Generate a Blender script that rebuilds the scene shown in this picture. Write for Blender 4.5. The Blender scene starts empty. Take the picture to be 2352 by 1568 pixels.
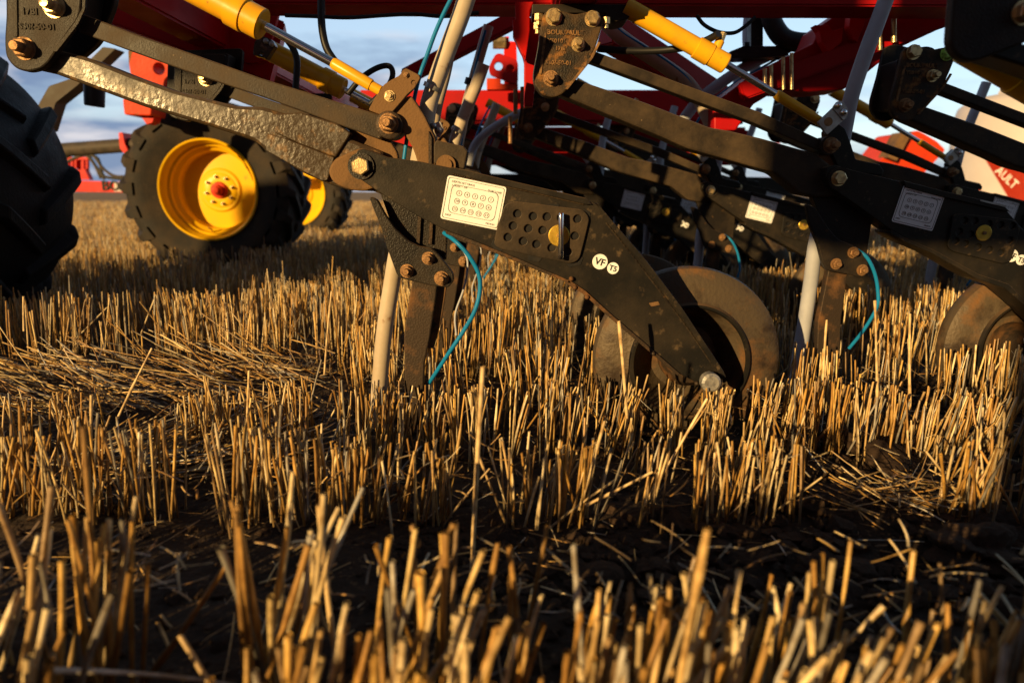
import bpy, bmesh, math, random
import numpy as np
from mathutils import Vector, Matrix, Quaternion

scene = bpy.context.scene
C = scene.collection
R = math.radians
rnd = random.Random(7)

# ------------------------------------------------------------------ camera
F = 24 / 36 * 2352                       # focal length in pixels of a 2352 x 1568 picture
TH = math.atan((784 - 440) / F)          # downward pitch, horizon at y = 440
CZ = 0.62
cd = bpy.data.cameras.new('camera'); cam = bpy.data.objects.new('camera', cd); C.objects.link(cam)
cam.location = (0, 0, CZ); cam.rotation_euler = (R(90) - TH, 0, 0)
cd.lens = 24; cd.sensor_width = 36; cd.clip_start = 0.02; cd.clip_end = 3000
cd.dof.use_dof = True; cd.dof.focus_distance = 1.80; cd.dof.aperture_fstop = 2.4
cd.dof.aperture_blades = 9
scene.camera = cam

# ------------------------------------------------------------------ world, sun, exposure
SUN_EL = R(11.0)
SX, SY = 0.60, 0.80                       # the way the light travels over the ground
w = bpy.data.worlds.new('World'); scene.world = w; w.use_nodes = True
nt = w.node_tree; nt.nodes.clear()
N = nt.nodes.new; L = nt.links.new
out = N('ShaderNodeOutputWorld'); bg = N('ShaderNodeBackground'); bg.inputs[1].default_value = 0.12
sky = N('ShaderNodeTexSky'); sky.sky_type = 'NISHITA'; sky.sun_disc = False
sky.sun_elevation = SUN_EL; sky.sun_rotation = math.atan2(-SX, -SY)
sky.air_density = 1.0; sky.dust_density = 0.6; sky.ozone_density = 1.5
tc = N('ShaderNodeTexCoord')
sep = N('ShaderNodeSeparateXYZ'); L(tc.outputs['Generated'], sep.inputs[0])
mp = N('ShaderNodeMapping'); mp.inputs['Scale'].default_value = (1.6, 1.6, 7.0); L(tc.outputs['Generated'], mp.inputs[0])
nz = N('ShaderNodeTexNoise'); nz.inputs['Scale'].default_value = 2.2; nz.inputs['Detail'].default_value = 7; nz.inputs['Roughness'].default_value = .55
L(mp.outputs[0], nz.inputs['Vector'])
# how much cloud there is: plenty low over the horizon, wisps above
hr = N('ShaderNodeMapRange'); hr.inputs[1].default_value = 0.02; hr.inputs[2].default_value = 0.26
hr.inputs[3].default_value = 0.20; hr.inputs[4].default_value = -0.10; L(sep.outputs['Z'], hr.inputs[0])
xr = N('ShaderNodeMapRange'); xr.inputs[1].default_value = -0.6; xr.inputs[2].default_value = 0.3
xr.inputs[3].default_value = 0.20; xr.inputs[4].default_value = -0.12; L(sep.outputs['X'], xr.inputs[0])
ad = N('ShaderNodeMath'); ad.operation = 'ADD'; L(nz.outputs[0], ad.inputs[0]); L(hr.outputs[0], ad.inputs[1])
ad2 = N('ShaderNodeMath'); ad2.operation = 'ADD'; L(ad.outputs[0], ad2.inputs[0]); L(xr.outputs[0], ad2.inputs[1])
cr = N('ShaderNodeValToRGB'); cr.color_ramp.elements[0].position = .52; cr.color_ramp.elements[1].position = .74
cr.color_ramp.elements[0].color = (0, 0, 0, 1); cr.color_ramp.elements[1].color = (.9, .9, .9, 1)
L(ad2.outputs[0], cr.inputs[0])
nz2 = N('ShaderNodeTexNoise'); nz2.inputs['Scale'].default_value = 5.0; nz2.inputs['Detail'].default_value = 5; L(mp.outputs[0], nz2.inputs['Vector'])
cc = N('ShaderNodeValToRGB')
cc.color_ramp.elements[0].position = .47; cc.color_ramp.elements[0].color = (1.1, 1.6, 2.7, 1)
cc.color_ramp.elements[1].position = .66; cc.color_ramp.elements[1].color = (4.4, 4.2, 4.5, 1)
L(nz2.outputs[0], cc.inputs[0])
pale = N('ShaderNodeMix'); pale.data_type = 'RGBA'; pale.inputs[0].default_value = 0.45
pale.inputs[7].default_value = (4.6, 5.9, 7.6, 1); L(sky.outputs[0], pale.inputs[6])
mx = N('ShaderNodeMix'); mx.data_type = 'RGBA'
L(cr.outputs[0], mx.inputs[0]); L(pale.outputs[2], mx.inputs[6]); L(cc.outputs[0], mx.inputs[7])
zd = N('ShaderNodeMapRange'); zd.inputs[1].default_value = .30; zd.inputs[2].default_value = .75; zd.inputs[3].default_value = .98; zd.inputs[4].default_value = .22
L(sep.outputs['Z'], zd.inputs[0])
yd = N('ShaderNodeMapRange'); yd.inputs[1].default_value = -.55; yd.inputs[2].default_value = .15; yd.inputs[3].default_value = .30; yd.inputs[4].default_value = 1.0
L(sep.outputs['Y'], yd.inputs[0])
zy = N('ShaderNodeMath'); zy.operation = 'MULTIPLY'; L(zd.outputs[0], zy.inputs[0]); L(yd.outputs[0], zy.inputs[1])
dm = N('ShaderNodeVectorMath'); dm.operation = 'SCALE'; L(mx.outputs[2], dm.inputs[0]); L(zy.outputs[0], dm.inputs['Scale'])
L(dm.outputs[0], bg.inputs[0]); L(bg.outputs[0], out.inputs[0])

sd = bpy.data.lights.new('sun', 'SUN'); sun = bpy.data.objects.new('sun', sd); C.objects.link(sun)
sd.energy = 5.0; sd.angle = R(0.6); sd.color = (1.0, 0.66, 0.27)
dv = Vector((SX * math.cos(SUN_EL), SY * math.cos(SUN_EL), -math.sin(SUN_EL)))
sun.rotation_euler = dv.to_track_quat('-Z', 'Y').to_euler()
sun.location = (-20, -25, 8)
vs = scene.view_settings
scene.display_settings.display_device = 'sRGB'
vs.view_transform = 'Standard'; vs.look = 'None'; vs.exposure = 0.50; vs.gamma = 1; vs.use_curve_mapping = False
scene.cycles.use_denoising = True
scene.cycles.max_bounces = 6; scene.cycles.diffuse_bounces = 2; scene.cycles.glossy_bounces = 3
scene.cycles.caustics_reflective = False; scene.cycles.caustics_refractive = False

# ------------------------------------------------------------------ pixel -> world
def at(px, py, Y):
    a = (px - 1176) / F; b = (784 - py) / F
    c, s = math.cos(TH), math.sin(TH)
    d = (a, c + b * s, -s + b * c); t = Y / d[1]
    return Vector((d[0] * t, Y, CZ + d[2] * t))
def onz(px, py, Z):
    a = (px - 1176) / F; b = (784 - py) / F
    c, s = math.cos(TH), math.sin(TH)
    d = (a, c + b * s, -s + b * c); t = (Z - CZ) / d[2]
    return Vector((d[0] * t, d[1] * t, Z))

# ------------------------------------------------------------------ materials
MATS = {}
def mat(name, c1, c2=None, scale=8, lo=.4, hi=.6, rough=.5, rough2=None, metal=0, bump=0, bscale=60, c3=None, s3=30, l3=.6, h3=.7, spec=.16, coat=0, top=None, trans=0):
    m = bpy.data.materials.new(name); m.use_nodes = True; t = m.node_tree; n = t.nodes.new; l = t.links.new
    p = t.nodes['Principled BSDF']; p.inputs['Roughness'].default_value = rough; p.inputs['Metallic'].default_value = metal
    p.inputs['Base Color'].default_value = (*c1, 1); p.inputs['Specular IOR Level'].default_value = spec
    p.inputs['Coat Weight'].default_value = coat
    tcn = n('ShaderNodeTexCoord'); col = None
    if c2:
        z = n('ShaderNodeTexNoise'); z.inputs['Scale'].default_value = scale; z.inputs['Detail'].default_value = 8; z.inputs['Roughness'].default_value = .65
        l(tcn.outputs['Object'], z.inputs['Vector'])
        rp = n('ShaderNodeValToRGB'); rp.color_ramp.elements[0].position = lo; rp.color_ramp.elements[1].position = hi
        l(z.outputs[0], rp.inputs[0])
        mxn = n('ShaderNodeMix'); mxn.data_type = 'RGBA'; l(rp.outputs[0], mxn.inputs[0])
        mxn.inputs[6].default_value = (*c1, 1); mxn.inputs[7].default_value = (*c2, 1); col = mxn.outputs[2]
        if rough2 is not None:
            mr = n('ShaderNodeMapRange'); mr.inputs[3].default_value = rough; mr.inputs[4].default_value = rough2
            l(rp.outputs[0], mr.inputs[0]); l(mr.outputs[0], p.inputs['Roughness'])
        if metal:
            mm = n('ShaderNodeMapRange'); mm.inputs[3].default_value = metal; mm.inputs[4].default_value = 0
            l(rp.outputs[0], mm.inputs[0]); l(mm.outputs[0], p.inputs['Metallic'])
    if c3:
        z = n('ShaderNodeTexNoise'); z.inputs['Scale'].default_value = s3; z.inputs['Detail'].default_value = 6; z.inputs['Roughness'].default_value = .6
        l(tcn.outputs['Object'], z.inputs['Vector'])
        rp = n('ShaderNodeValToRGB'); rp.color_ramp.elements[0].position = l3; rp.color_ramp.elements[1].position = h3
        l(z.outputs[0], rp.inputs[0]); mxn = n('ShaderNodeMix'); mxn.data_type = 'RGBA'; l(rp.outputs[0], mxn.inputs[0])
        if col: l(col, mxn.inputs[6])
        else: mxn.inputs[6].default_value = (*c1, 1)
        mxn.inputs[7].default_value = (*c3, 1); col = mxn.outputs[2]
    if top:                                # dust lying on upward faces
        g = n('ShaderNodeNewGeometry'); sp = n('ShaderNodeSeparateXYZ'); l(g.outputs['Normal'], sp.inputs[0])
        mr = n('ShaderNodeMapRange'); mr.inputs[1].default_value = .3; mr.inputs[2].default_value = .95; mr.inputs[4].default_value = .85
        l(sp.outputs['Z'], mr.inputs[0]); mxn = n('ShaderNodeMix'); mxn.data_type = 'RGBA'; l(mr.outputs[0], mxn.inputs[0])
        if col: l(col, mxn.inputs[6])
        else: mxn.inputs[6].default_value = (*c1, 1)
        mxn.inputs[7].default_value = (*top, 1); col = mxn.outputs[2]
    if col: l(col, p.inputs['Base Color'])
    if bump:
        z = n('ShaderNodeTexNoise'); z.inputs['Scale'].default_value = bscale; z.inputs['Detail'].default_value = 4
        l(tcn.outputs['Object'], z.inputs['Vector']); b = n('ShaderNodeBump'); b.inputs['Strength'].default_value = bump
        b.inputs['Distance'].default_value = .01; l(z.outputs[0], b.inputs['Height']); l(b.outputs[0], p.inputs['Normal'])
    MATS[name] = m; return m
DUST = (.16, .10, .055)
mat('rusty_cast', (.018, .015, .012), (.075, .045, .022), 14, .40, .62, .4, .65, bump=.3, bscale=220, c3=(.30, .13, .03), s3=17, l3=.54, h3=.66, top=DUST)
mat('black_cast', (.014, .012, .011), (.040, .029, .019), 9, .42, .70, .34, .6, bump=.22, bscale=260, c3=(.17, .09, .035), s3=30, l3=.64, h3=.72, top=DUST)
mat('black_plate', (.012, .0115, .011), (.034, .026, .018), 6, .42, .72, .34, .55, bump=.07, bscale=240, c3=(.085, .060, .036), s3=34, l3=.60, h3=.72, top=DUST)
mat('black_glossy', (.040, .026, .013), (.030, .022, .015), 6, .42, .62, .27, .60, bump=.15, bscale=85, c3=(.16, .09, .035), s3=30, l3=.58, h3=.70, top=DUST, coat=0, spec=.42)
mat('muddy_cast', (.17, .095, .042), (.045, .03, .018), 10, .50, .68, .8, .6, bump=.22, bscale=200)
mat('worn_steel', (.045, .032, .023), (.17, .08, .03), 9, .50, .66, .5, .8, metal=.3, bump=.18, bscale=200)
mat('rust_disc', (.085, .064, .042), (.19, .085, .026), 5, .50, .66, .5, .8, metal=.15, bump=.22, bscale=110, c3=(.035, .024, .017), s3=11, l3=.50, h3=.64)
mat('bolt_zinc', (.55, .42, .22), (.20, .12, .06), 60, .5, .75, .32, .6, metal=.85, bump=.1, bscale=300)
mat('bolt_rusty', (.30, .17, .08), (.12, .065, .03), 60, .45, .7, .5, .7, metal=.6, bump=.2, bscale=300)
mat('bolt_green', (.42, .75, .15), (.10, .14, .05), 220, .5, .6, .5)
mat('chrome', (.75, .75, .78), rough=.09, metal=1)
mat('galvanised', (.42, .42, .42), (.30, .28, .25), 40, .4, .7, .38, metal=.85, bump=.05)
mat('yellow_paint', (.80, .41, .010), (.64, .29, .012), 14, .45, .8, .30, .5, bump=.03, c3=(.22, .11, .03), s3=40, l3=.66, h3=.78, spec=.4)
mat('yellow_dirty', (.50, .27, .02), (.30, .16, .02), 18, .4, .7, .4, .6, bump=.1)
mat('yellow_rim', (.86, .50, .008), (.78, .42, .010), 6, .45, .8, .30, .45, c3=(.35, .18, .03), s3=12, l3=.68, h3=.8)
mat('red_paint', (.44, .005, .006), (.30, .005, .007), 5, .4, .8, .42, .6, c3=(.13, .03, .02), s3=22, l3=.64, h3=.8, bump=.03)
mat('red_bright', (.62, .008, .005), (.46, .008, .006), 7, .4, .8, .42, .55)
mat('orange_red', (.62, .045, .008), (.46, .035, .012), 9, .4, .8, .5, .6, bump=.2, c3=(.20, .10, .05), s3=24, l3=.62, h3=.75)
mat('rubber', (.020, .018, .016), (.060, .043, .028), 5, .40, .75, .62, .85, bump=.35, bscale=130, c3=(.10, .07, .042), s3=60, l3=.62, h3=.8)
mat('rubber_shaded', (.006, .006, .007), (.014, .012, .011), 5, .40, .75, .55, .85, bump=.3, bscale=90)  # darker rubber for the left tyre; its shade is put into the colour
mat('hose_black', (.010, .010, .011), (.03, .024, .02), 20, .5, .8, .45, spec=.3)
mat('hose_white', (.50, .43, .34), (.36, .28, .19), 7, .4, .75, .45, .6, bump=.03, c3=(.20, .10, .04), s3=16, l3=.64, h3=.72)
mat('hose_grey', (.42, .44, .50), (.30, .32, .38), 6, .4, .75, .5, .6, c3=(.16, .14, .13), s3=26, l3=.70, h3=.82)
mat('hose_blue', (.008, .20, .46), (.012, .15, .34), 30, .4, .8, .35)
mat('sticker', (.82, .84, .88), (.66, .65, .64), 25, .5, .9, .5)
mat('sticker_ink', (.02, .02, .02), rough=.6)
mat('lettering_dusty', (.24, .13, .055), (.05, .035, .025), 45, .45, .6, .8)
mat('gold_disc', (.60, .40, .06), (.40, .24, .05), 50, .4, .8, .35, .55, metal=.8)
mat('grey_paint', (.05, .043, .035), (.09, .07, .055), 10, .4, .7, .5, .7)
mat('tank_poly', (.60, .55, .54), (.50, .45, .44), 1.5, .3, .8, .5, .6)
mat('tank_red', (.60, .05, .02), (.50, .05, .03), 3, .4, .8, .5)
mat('decal_white', (.80, .76, .72), rough=.5)
mat('clod', (.030, .019, .013), (.055, .034, .022), 12, .35, .7, .95, bump=.9, bscale=70)

# soil: dark tilled earth near the machine, straw littered field farther off
m = mat('soil', (.022, .015, .011), (.050, .033, .022), 9, .35, .7, .95, bump=1.0, bscale=55, c3=(.17, .11, .055), s3=70, l3=.60, h3=.72, spec=.2)
t = m.node_tree; n_ = t.nodes.new; p = t.nodes['Principled BSDF']; src = p.inputs['Base Color'].links[0].from_socket
tcn = n_('ShaderNodeTexCoord'); ln_ = n_('ShaderNodeVectorMath'); ln_.operation = 'LENGTH'; t.links.new(tcn.outputs['Object'], ln_.inputs[0])
mr = n_('ShaderNodeMapRange'); mr.inputs[1].default_value = 6; mr.inputs[2].default_value = 26; t.links.new(ln_.outputs['Value'], mr.inputs[0])
z = n_('ShaderNodeTexNoise'); z.inputs['Scale'].default_value = .9; z.inputs['Detail'].default_value = 9; t.links.new(tcn.outputs['Object'], z.inputs['Vector'])
rp_ = n_('ShaderNodeValToRGB'); rp_.color_ramp.elements[0].position = .35; rp_.color_ramp.elements[0].color = (.17, .11, .055, 1); rp_.color_ramp.elements[1].position = .65; rp_.color_ramp.elements[1].color = (.36, .24, .11, 1)
t.links.new(z.outputs[0], rp_.inputs[0]); mxn = n_('ShaderNodeMix'); mxn.data_type = 'RGBA'; t.links.new(mr.outputs[0], mxn.inputs[0]); t.links.new(src, mxn.inputs[6]); t.links.new(rp_.outputs[0], mxn.inputs[7]); t.links.new(mxn.outputs[2], p.inputs['Base Color'])
# straw: one colour per stalk from a mesh attribute, browner nodes by noise
m = bpy.data.materials.new('straw'); m.use_nodes = True; t = m.node_tree; MATS['straw'] = m
p = t.nodes['Principled BSDF']; p.inputs['Roughness'].default_value = .38; p.inputs['Specular IOR Level'].default_value = .6
a = t.nodes.new('ShaderNodeAttribute'); a.attribute_name = 'tint'
z = t.nodes.new('ShaderNodeTexNoise'); z.inputs['Scale'].default_value = 45; z.inputs['Detail'].default_value = 4
tcn = t.nodes.new('ShaderNodeTexCoord'); t.links.new(tcn.outputs['Object'], z.inputs['Vector'])
rp = t.nodes.new('ShaderNodeValToRGB'); rp.color_ramp.elements[0].position = .3; rp.color_ramp.elements[1].position = .62
rp.color_ramp.elements[0].color = (.45, .38, .30, 1); rp.color_ramp.elements[1].color = (1, 1, 1, 1)
t.links.new(z.outputs[0], rp.inputs[0])
mu = t.nodes.new('ShaderNodeMix'); mu.data_type = 'RGBA'; mu.blend_type = 'MULTIPLY'; mu.inputs[0].default_value = 1
t.links.new(a.outputs['Color'], mu.inputs[6]); t.links.new(rp.outputs[0], mu.inputs[7]); t.links.new(mu.outputs[2], p.inputs['Base Color'])

# ------------------------------------------------------------------ object helpers
def link(o, parent=None):
    C.objects.link(o)
    if parent is not None:
        o.parent = parent
        o.matrix_parent_inverse = Matrix.Identity(4)
    return o
def wloc(o):
    v = Vector((0, 0, 0))
    while o is not None: v += o.location; o = o.parent
    return v
def finish(name, bm, material, parent=None, smooth=False, label=None):
    """bm in world coordinates -> one mesh object whose parent chain has only translations"""
    me = bpy.data.meshes.new(name)
    off = wloc(parent) if parent is not None else Vector((0, 0, 0))
    bmesh.ops.translate(bm, verts=bm.verts, vec=-off)
    bmesh.ops.recalc_face_normals(bm, faces=bm.faces)
    bm.to_mesh(me); bm.free()
    me.materials.append(MATS[material])
    if smooth:
        for f in me.polygons: f.use_smooth = True
        try: me.set_sharp_from_angle(angle=R(35))
        except Exception: pass
    o = bpy.data.objects.new(name, me); link(o, parent)
    if label: o['label'] = label
    return o
def thing(name, label, cat, loc, group=None):
    o = bpy.data.objects.new(name, None); link(o); o.location = loc; o.empty_display_size = .1
    o['label'] = label; o['category'] = cat
    if group: o['group'] = group
    return o
def tag(o, label=None, cat=None, group=None, kind=None):
    if label: o['label'] = label
    if cat: o['category'] = cat
    if group: o['group'] = group
    if kind: o['kind'] = kind
    return o
def curve_to_bm(cu):
    o = bpy.data.objects.new('tmp', cu); C.objects.link(o)
    dg = bpy.context.evaluated_depsgraph_get(); me = bpy.data.meshes.new_from_object(o.evaluated_get(dg))
    bm = bmesh.new(); bm.from_mesh(me); bpy.data.objects.remove(o); bpy.data.meshes.remove(me); bpy.data.curves.remove(cu)
    return bm
def smooth_poly(pts, r):
    """round the corners of a polygon (pts 2-D) with radius r"""
    outp = []; n = len(pts)
    for i in range(n):
        a, b, c = Vector(pts[i - 1]), Vector(pts[i]), Vector(pts[(i + 1) % n])
        u = (a - b); v = (c - b); k = min(r, u.length * .45, v.length * .45)
        p0 = b + u.normalized() * k; p2 = b + v.normalized() * k
        for s in (0, .25, .5, .75, 1):
            outp.append(((1 - s) ** 2) * p0 + 2 * s * (1 - s) * b + s * s * p2)
    return outp
def plate(name, px, Y, thick, material, parent=None, holes=(), bev=.0018, rnd_r=.006, label=None, bm_only=False):
    """outline in pixels on the plane y = Y, extruded away from the camera by thick; holes = (px, py, r_px)"""
    o2 = [(p.x, p.z) for p in (at(x, y, Y) for x, y in px)]
    if rnd_r: o2 = smooth_poly(o2, rnd_r)
    cu = bpy.data.curves.new('c', 'CURVE'); cu.dimensions = '2D'; cu.fill_mode = 'BOTH'
    def add(pts):
        s = cu.splines.new('POLY'); s.points.add(len(pts) - 1); s.use_cyclic_u = True
        for q, v in zip(s.points, pts): q.co = (v[0], v[1], 0, 1)
    add(o2)
    for hx, hy, hr in holes:
        c = at(hx, hy, Y); r = hr * Y / F
        add([(c.x + r * math.cos(k * math.pi / 8), c.z + r * math.sin(k * math.pi / 8)) for k in range(16)])
    cu.extrude = max(thick / 2 - bev, .0005); cu.bevel_depth = bev; cu.bevel_resolution = 1
    if bev: cu.offset = -bev
    bm = curve_to_bm(cu)
    bmesh.ops.transform(bm, matrix=Matrix.Translation((0, Y + thick / 2, 0)) @ Matrix.Rotation(R(90), 4, 'X'), verts=bm.verts)
    if bm_only: return bm
    o = finish(name, bm, material, parent, label=label)
    for f in o.data.polygons: f.use_smooth = False
    return o
def bm_join(a, b):
    me = bpy.data.meshes.new('t'); b.to_mesh(me); b.free(); a.from_mesh(me); bpy.data.meshes.remove(me); return a
def frame_of(d):
    d = d.normalized(); u = Vector((0, 0, 1)) if abs(d.z) < .9 else Vector((1, 0, 0))
    a = d.cross(u).normalized(); return a, a.cross(d).normalized()
def ring_tube(bm, pts, radii, sides=14, caps=True, twist=0):
    """tube through pts with one radius per point, shared frame carried along"""
    rings = []; n = len(pts); a0 = None
    for i, p in enumerate(pts):
        d = (pts[min(i + 1, n - 1)] - pts[max(i - 1, 0)])
        if d.length < 1e-9: d = (pts[-1] - pts[0])
        d.normalize()
        if a0 is None: a0, b0 = frame_of(d)
        else:
            a0 = (a0 - d * a0.dot(d)).normalized(); b0 = a0.cross(d).normalized()
        r = radii[i] if hasattr(radii, '__len__') else radii
        rings.append([bm.verts.new(p + (a0 * math.cos(2 * math.pi * k / sides + twist) + b0 * math.sin(2 * math.pi * k / sides + twist)) * r) for k in range(sides)])
    for i in range(n - 1):
        for k in range(sides):
            bm.faces.new((rings[i][k], rings[i][(k + 1) % sides], rings[i + 1][(k + 1) % sides], rings[i + 1][k]))
    if caps:
        bm.faces.new(rings[0][::-1]); bm.faces.new(rings[-1])
    return bm
def spline(pts, n=8):
    pts = [Vector(p) for p in pts]; P = [pts[0] * 2 - pts[1]] + pts + [pts[-1] * 2 - pts[-2]]; o = []
    for i in range(1, len(P) - 2):
        for k in range(n):
            t = k / n; a, b, c, d = P[i - 1], P[i], P[i + 1], P[i + 2]
            o.append(.5 * ((2 * b) + (c - a) * t + (2 * a - 5 * b + 4 * c - d) * t * t + (3 * b - a - 3 * c + d) * t ** 3))
    o.append(pts[-1]); return o
def hose(name, pts, r_px, material, parent=None, label=None, sides=12):
    P = spline([at(x, y, Y) for x, y, Y in pts]); Ym = sum(q[2] for q in pts) / len(pts)
    bm = bmesh.new(); ring_tube(bm, P, r_px * Ym / F, sides)
    return finish(name, bm, material, parent, smooth=True, label=label)
def rod(name, stations, material, parent=None, sides=20, label=None):
    """stations: (px, py, Y, r_px) along a straight or stepped shaft"""
    bm = bmesh.new(); ring_tube(bm, [at(x, y, Y) for x, y, Y, r in stations], [r * Y / F for x, y, Y, r in stations], sides)
    return finish(name, bm, material, parent, smooth=True, label=label)
def bolt_bm(c, r, L_=.016, washer=True, head=True, stub=True):
    """bolt pointing at the camera side (-y), c on the surface"""
    bm = bmesh.new(); D = Vector((0, -1, 0)); y = 0
    if washer: ring_tube(bm, [c, c + D * .0025], r, 20); y = .0025
    if head: ring_tube(bm, [c + D * y, c + D * (y + L_ * .55), c + D * (y + L_ * .62)], [r * .82, r * .82, r * .7], 6, twist=rnd.random()); y += L_ * .62
    if stub: ring_tube(bm, [c + D * (y - .001), c + D * (y + L_ * .5), c + D * (y + L_ * .58)], [r * .45, r * .45, r * .38], 14)
    return bm
def bolt(px, py, Y, r_px, parent, material='bolt_zinc', L_=.018, stub=True, head=True, washer=True, label=None):
    bm = bolt_bm(at(px, py, Y), r_px * Y / F, L_, washer, head, stub)
    return finish('bolt', bm, material, parent, label=label)
def text_bm(s, size, extrude=.0006, align='CENTER', bold=0):
    cu = bpy.data.curves.new('t', 'FONT'); cu.body = s; cu.size = size; cu.extrude = extrude; cu.align_x = align; cu.align_y = 'CENTER'; cu.offset = bold; cu.resolution_u = 2
    return curve_to_bm(cu)
def place_text(items, Y, roll, extrude=.0006, bold=0.0):
    """items: (text, px, py, height_px) on plane y = Y facing the camera; returns one bmesh"""
    bm = bmesh.new()
    for s, x, y, h in items:
        b = text_bm(s, h * Y / F * 1.35, extrude, bold=bold)
        M = Matrix.Translation(at(x, y, Y)) @ Matrix.Rotation(roll, 4, 'Y') @ Matrix.Rotation(R(90), 4, 'X')
        bmesh.ops.transform(b, matrix=M, verts=b.verts); bm_join(bm, b)
    return bm
def box_bm(x0, x1, y0, y1, z0, z1, bev=0, M=None):
    bm = bmesh.new(); bmesh.ops.create_cube(bm, size=1)
    for v in bm.verts: v.co = Vector(((x0 + x1) / 2 + v.co.x * (x1 - x0), (y0 + y1) / 2 + v.co.y * (y1 - y0), (z0 + z1) / 2 + v.co.z * (z1 - z0)))
    if bev: bmesh.ops.bevel(bm, geom=bm.edges[:], offset=bev, segments=2, affect='EDGES')
    if M is not None: bmesh.ops.transform(bm, matrix=M, verts=bm.verts)
    return bm
def beam_bm(a, b, w_, h_, bev=.004, up=Vector((0, 0, 1))):
    """box beam from a to b, w_ across, h_ tall"""
    d = (b - a); Ln = d.length; d.normalize(); s = d.cross(up).normalized(); u = s.cross(d).normalized()
    bm = box_bm(0, Ln, -w_ / 2, w_ / 2, -h_ / 2, h_ / 2, bev)
    M = Matrix((( d.x, s.x, u.x, a.x), (d.y, s.y, u.y, a.y), (d.z, s.z, u.z, a.z), (0, 0, 0, 1)))
    bmesh.ops.transform(bm, matrix=M, verts=bm.verts); return bm
def lathe(profile, sides=64, closed=False, front=True):
    """profile (y, r) spun about the y axis through the origin"""
    bm = bmesh.new(); rings = []
    for y, r in profile:
        rings.append([bm.verts.new((r * math.cos(2 * math.pi * k / sides), y, r * math.sin(2 * math.pi * k / sides))) for k in range(sides)])
    n = len(rings)
    for i in range(n if closed else n - 1):
        a, b = rings[i], rings[(i + 1) % n]
        for k in range(sides): bm.faces.new((a[k], a[(k + 1) % sides], b[(k + 1) % sides], b[k]))
    if not closed:
        if front: bm.faces.new(rings[0])
        bm.faces.new(rings[-1][::-1])
    return bm
def moved(bm, v):
    bmesh.ops.translate(bm, verts=bm.verts, vec=v); return bm
def kids(o): return [c for c in bpy.data.objects if c.parent == o]
def copy_tree(o, parent=None, skip=()):
    c = o.copy(); C.objects.link(c)
    if parent is not None: c.parent = parent
    for ch in kids(o):
        if ch.name.split('.')[0] in skip: continue
        copy_tree(ch, c, skip)
    return c

# ------------------------------------------------------------------ the field
def vnoise(x, y, seed=0):
    xi = np.floor(x).astype(np.int64); yi = np.floor(y).astype(np.int64); fx = x - xi; fy = y - yi
    def h(a, b):
        n = (a * 374761393 + b * 668265263 + seed * 1442695041) & 0x7fffffff
        n = ((n ^ (n >> 13)) * 1274126177) & 0x7fffffff
        return ((n ^ (n >> 16)) & 0xffff) / 65535.0
    u = fx * fx * (3 - 2 * fx); v = fy * fy * (3 - 2 * fy)
    return (h(xi, yi) * (1 - u) + h(xi + 1, yi) * u) * (1 - v) + (h(xi, yi + 1) * (1 - u) + h(xi + 1, yi + 1) * u) * v
def tilled(x, y):
    """1 where openers have turned the soil"""
    t_ = np.zeros_like(x)
    t_ = np.maximum(t_, np.exp(-((y - 1.75) / .10) ** 2) * (x > -.28))
    t_ = np.maximum(t_, np.exp(-((y - 2.07) / .11) ** 2) * (x > .80))
    t_ = np.maximum(t_, np.exp(-((y - 2.52) / .11) ** 2) * (x > -.25))
    t_ = np.maximum(t_, np.exp(-((y - 1.05) / .14) ** 2) * (x > .15))
    return t_
def ground_h(x, y):
    near = np.exp(-np.maximum(np.hypot(x, y) - 3, 0) / 4)
    h = (vnoise(x * 3, y * 3, 1) - .5) * .020 + (vnoise(x * 11, y * 11, 2) - .5) * .014 + (vnoise(x * 37, y * 37, 3) - .5) * .008
    cl = np.abs(vnoise(x * 16, y * 16, 5) - .5) * 2
    return h * (near * .9 + .1) + tilled(x, y) * (cl * .035 - .020) * near
def axis(lo, hi, fine_lo, fine_hi, step):
    a = list(np.arange(fine_lo, fine_hi, step)); s = step; v = fine_hi
    while v < hi: a.append(v); s *= 1.18; v += s
    a.append(hi); s = step; v = fine_lo
    while v > lo: s *= 1.18; v -= s; a.insert(0, max(v, lo))
    return np.array(a)
gx = axis(-1200, 1200, -2.2, 2.6, .016); gy = axis(-300, 1500, .3, 3.2, .016)
GX, GY = np.meshgrid(gx, gy); GZ = ground_h(GX, GY)
nv = GX.size; co = np.stack([GX.ravel(), GY.ravel(), GZ.ravel()], 1)
ny, nx = GX.shape; idx = np.arange(nv).reshape(ny, nx)
quads = np.stack([idx[:-1, :-1].ravel(), idx[:-1, 1:].ravel(), idx[1:, 1:].ravel(), idx[1:, :-1].ravel()], 1)
def np_mesh(name, co, quads, material, tint=None, smooth=True):
    me = bpy.data.meshes.new(name); me.vertices.add(len(co)); me.vertices.foreach_set('co', co.astype(np.float32).ravel())
    k = quads.shape[1]; me.loops.add(quads.size); me.loops.foreach_set('vertex_index', quads.astype(np.int32).ravel())
    me.polygons.add(len(quads)); me.polygons.foreach_set('loop_start', (np.arange(len(quads)) * k).astype(np.int32))
    me.polygons.foreach_set('loop_total', np.full(len(quads), k, np.int32))
    if smooth: me.polygons.foreach_set('use_smooth', np.ones(len(quads), bool))
    if tint is not None:
        at_ = me.attributes.new('tint', 'FLOAT_COLOR', 'POINT'); at_.data.foreach_set('color', tint.astype(np.float32).ravel())
    me.update(calc_edges=True); me.materials.append(MATS[material]); o = bpy.data.objects.new(name, me); link(o); return o
g = np_mesh('ground', co, quads, 'soil'); g['kind'] = 'structure'

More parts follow.
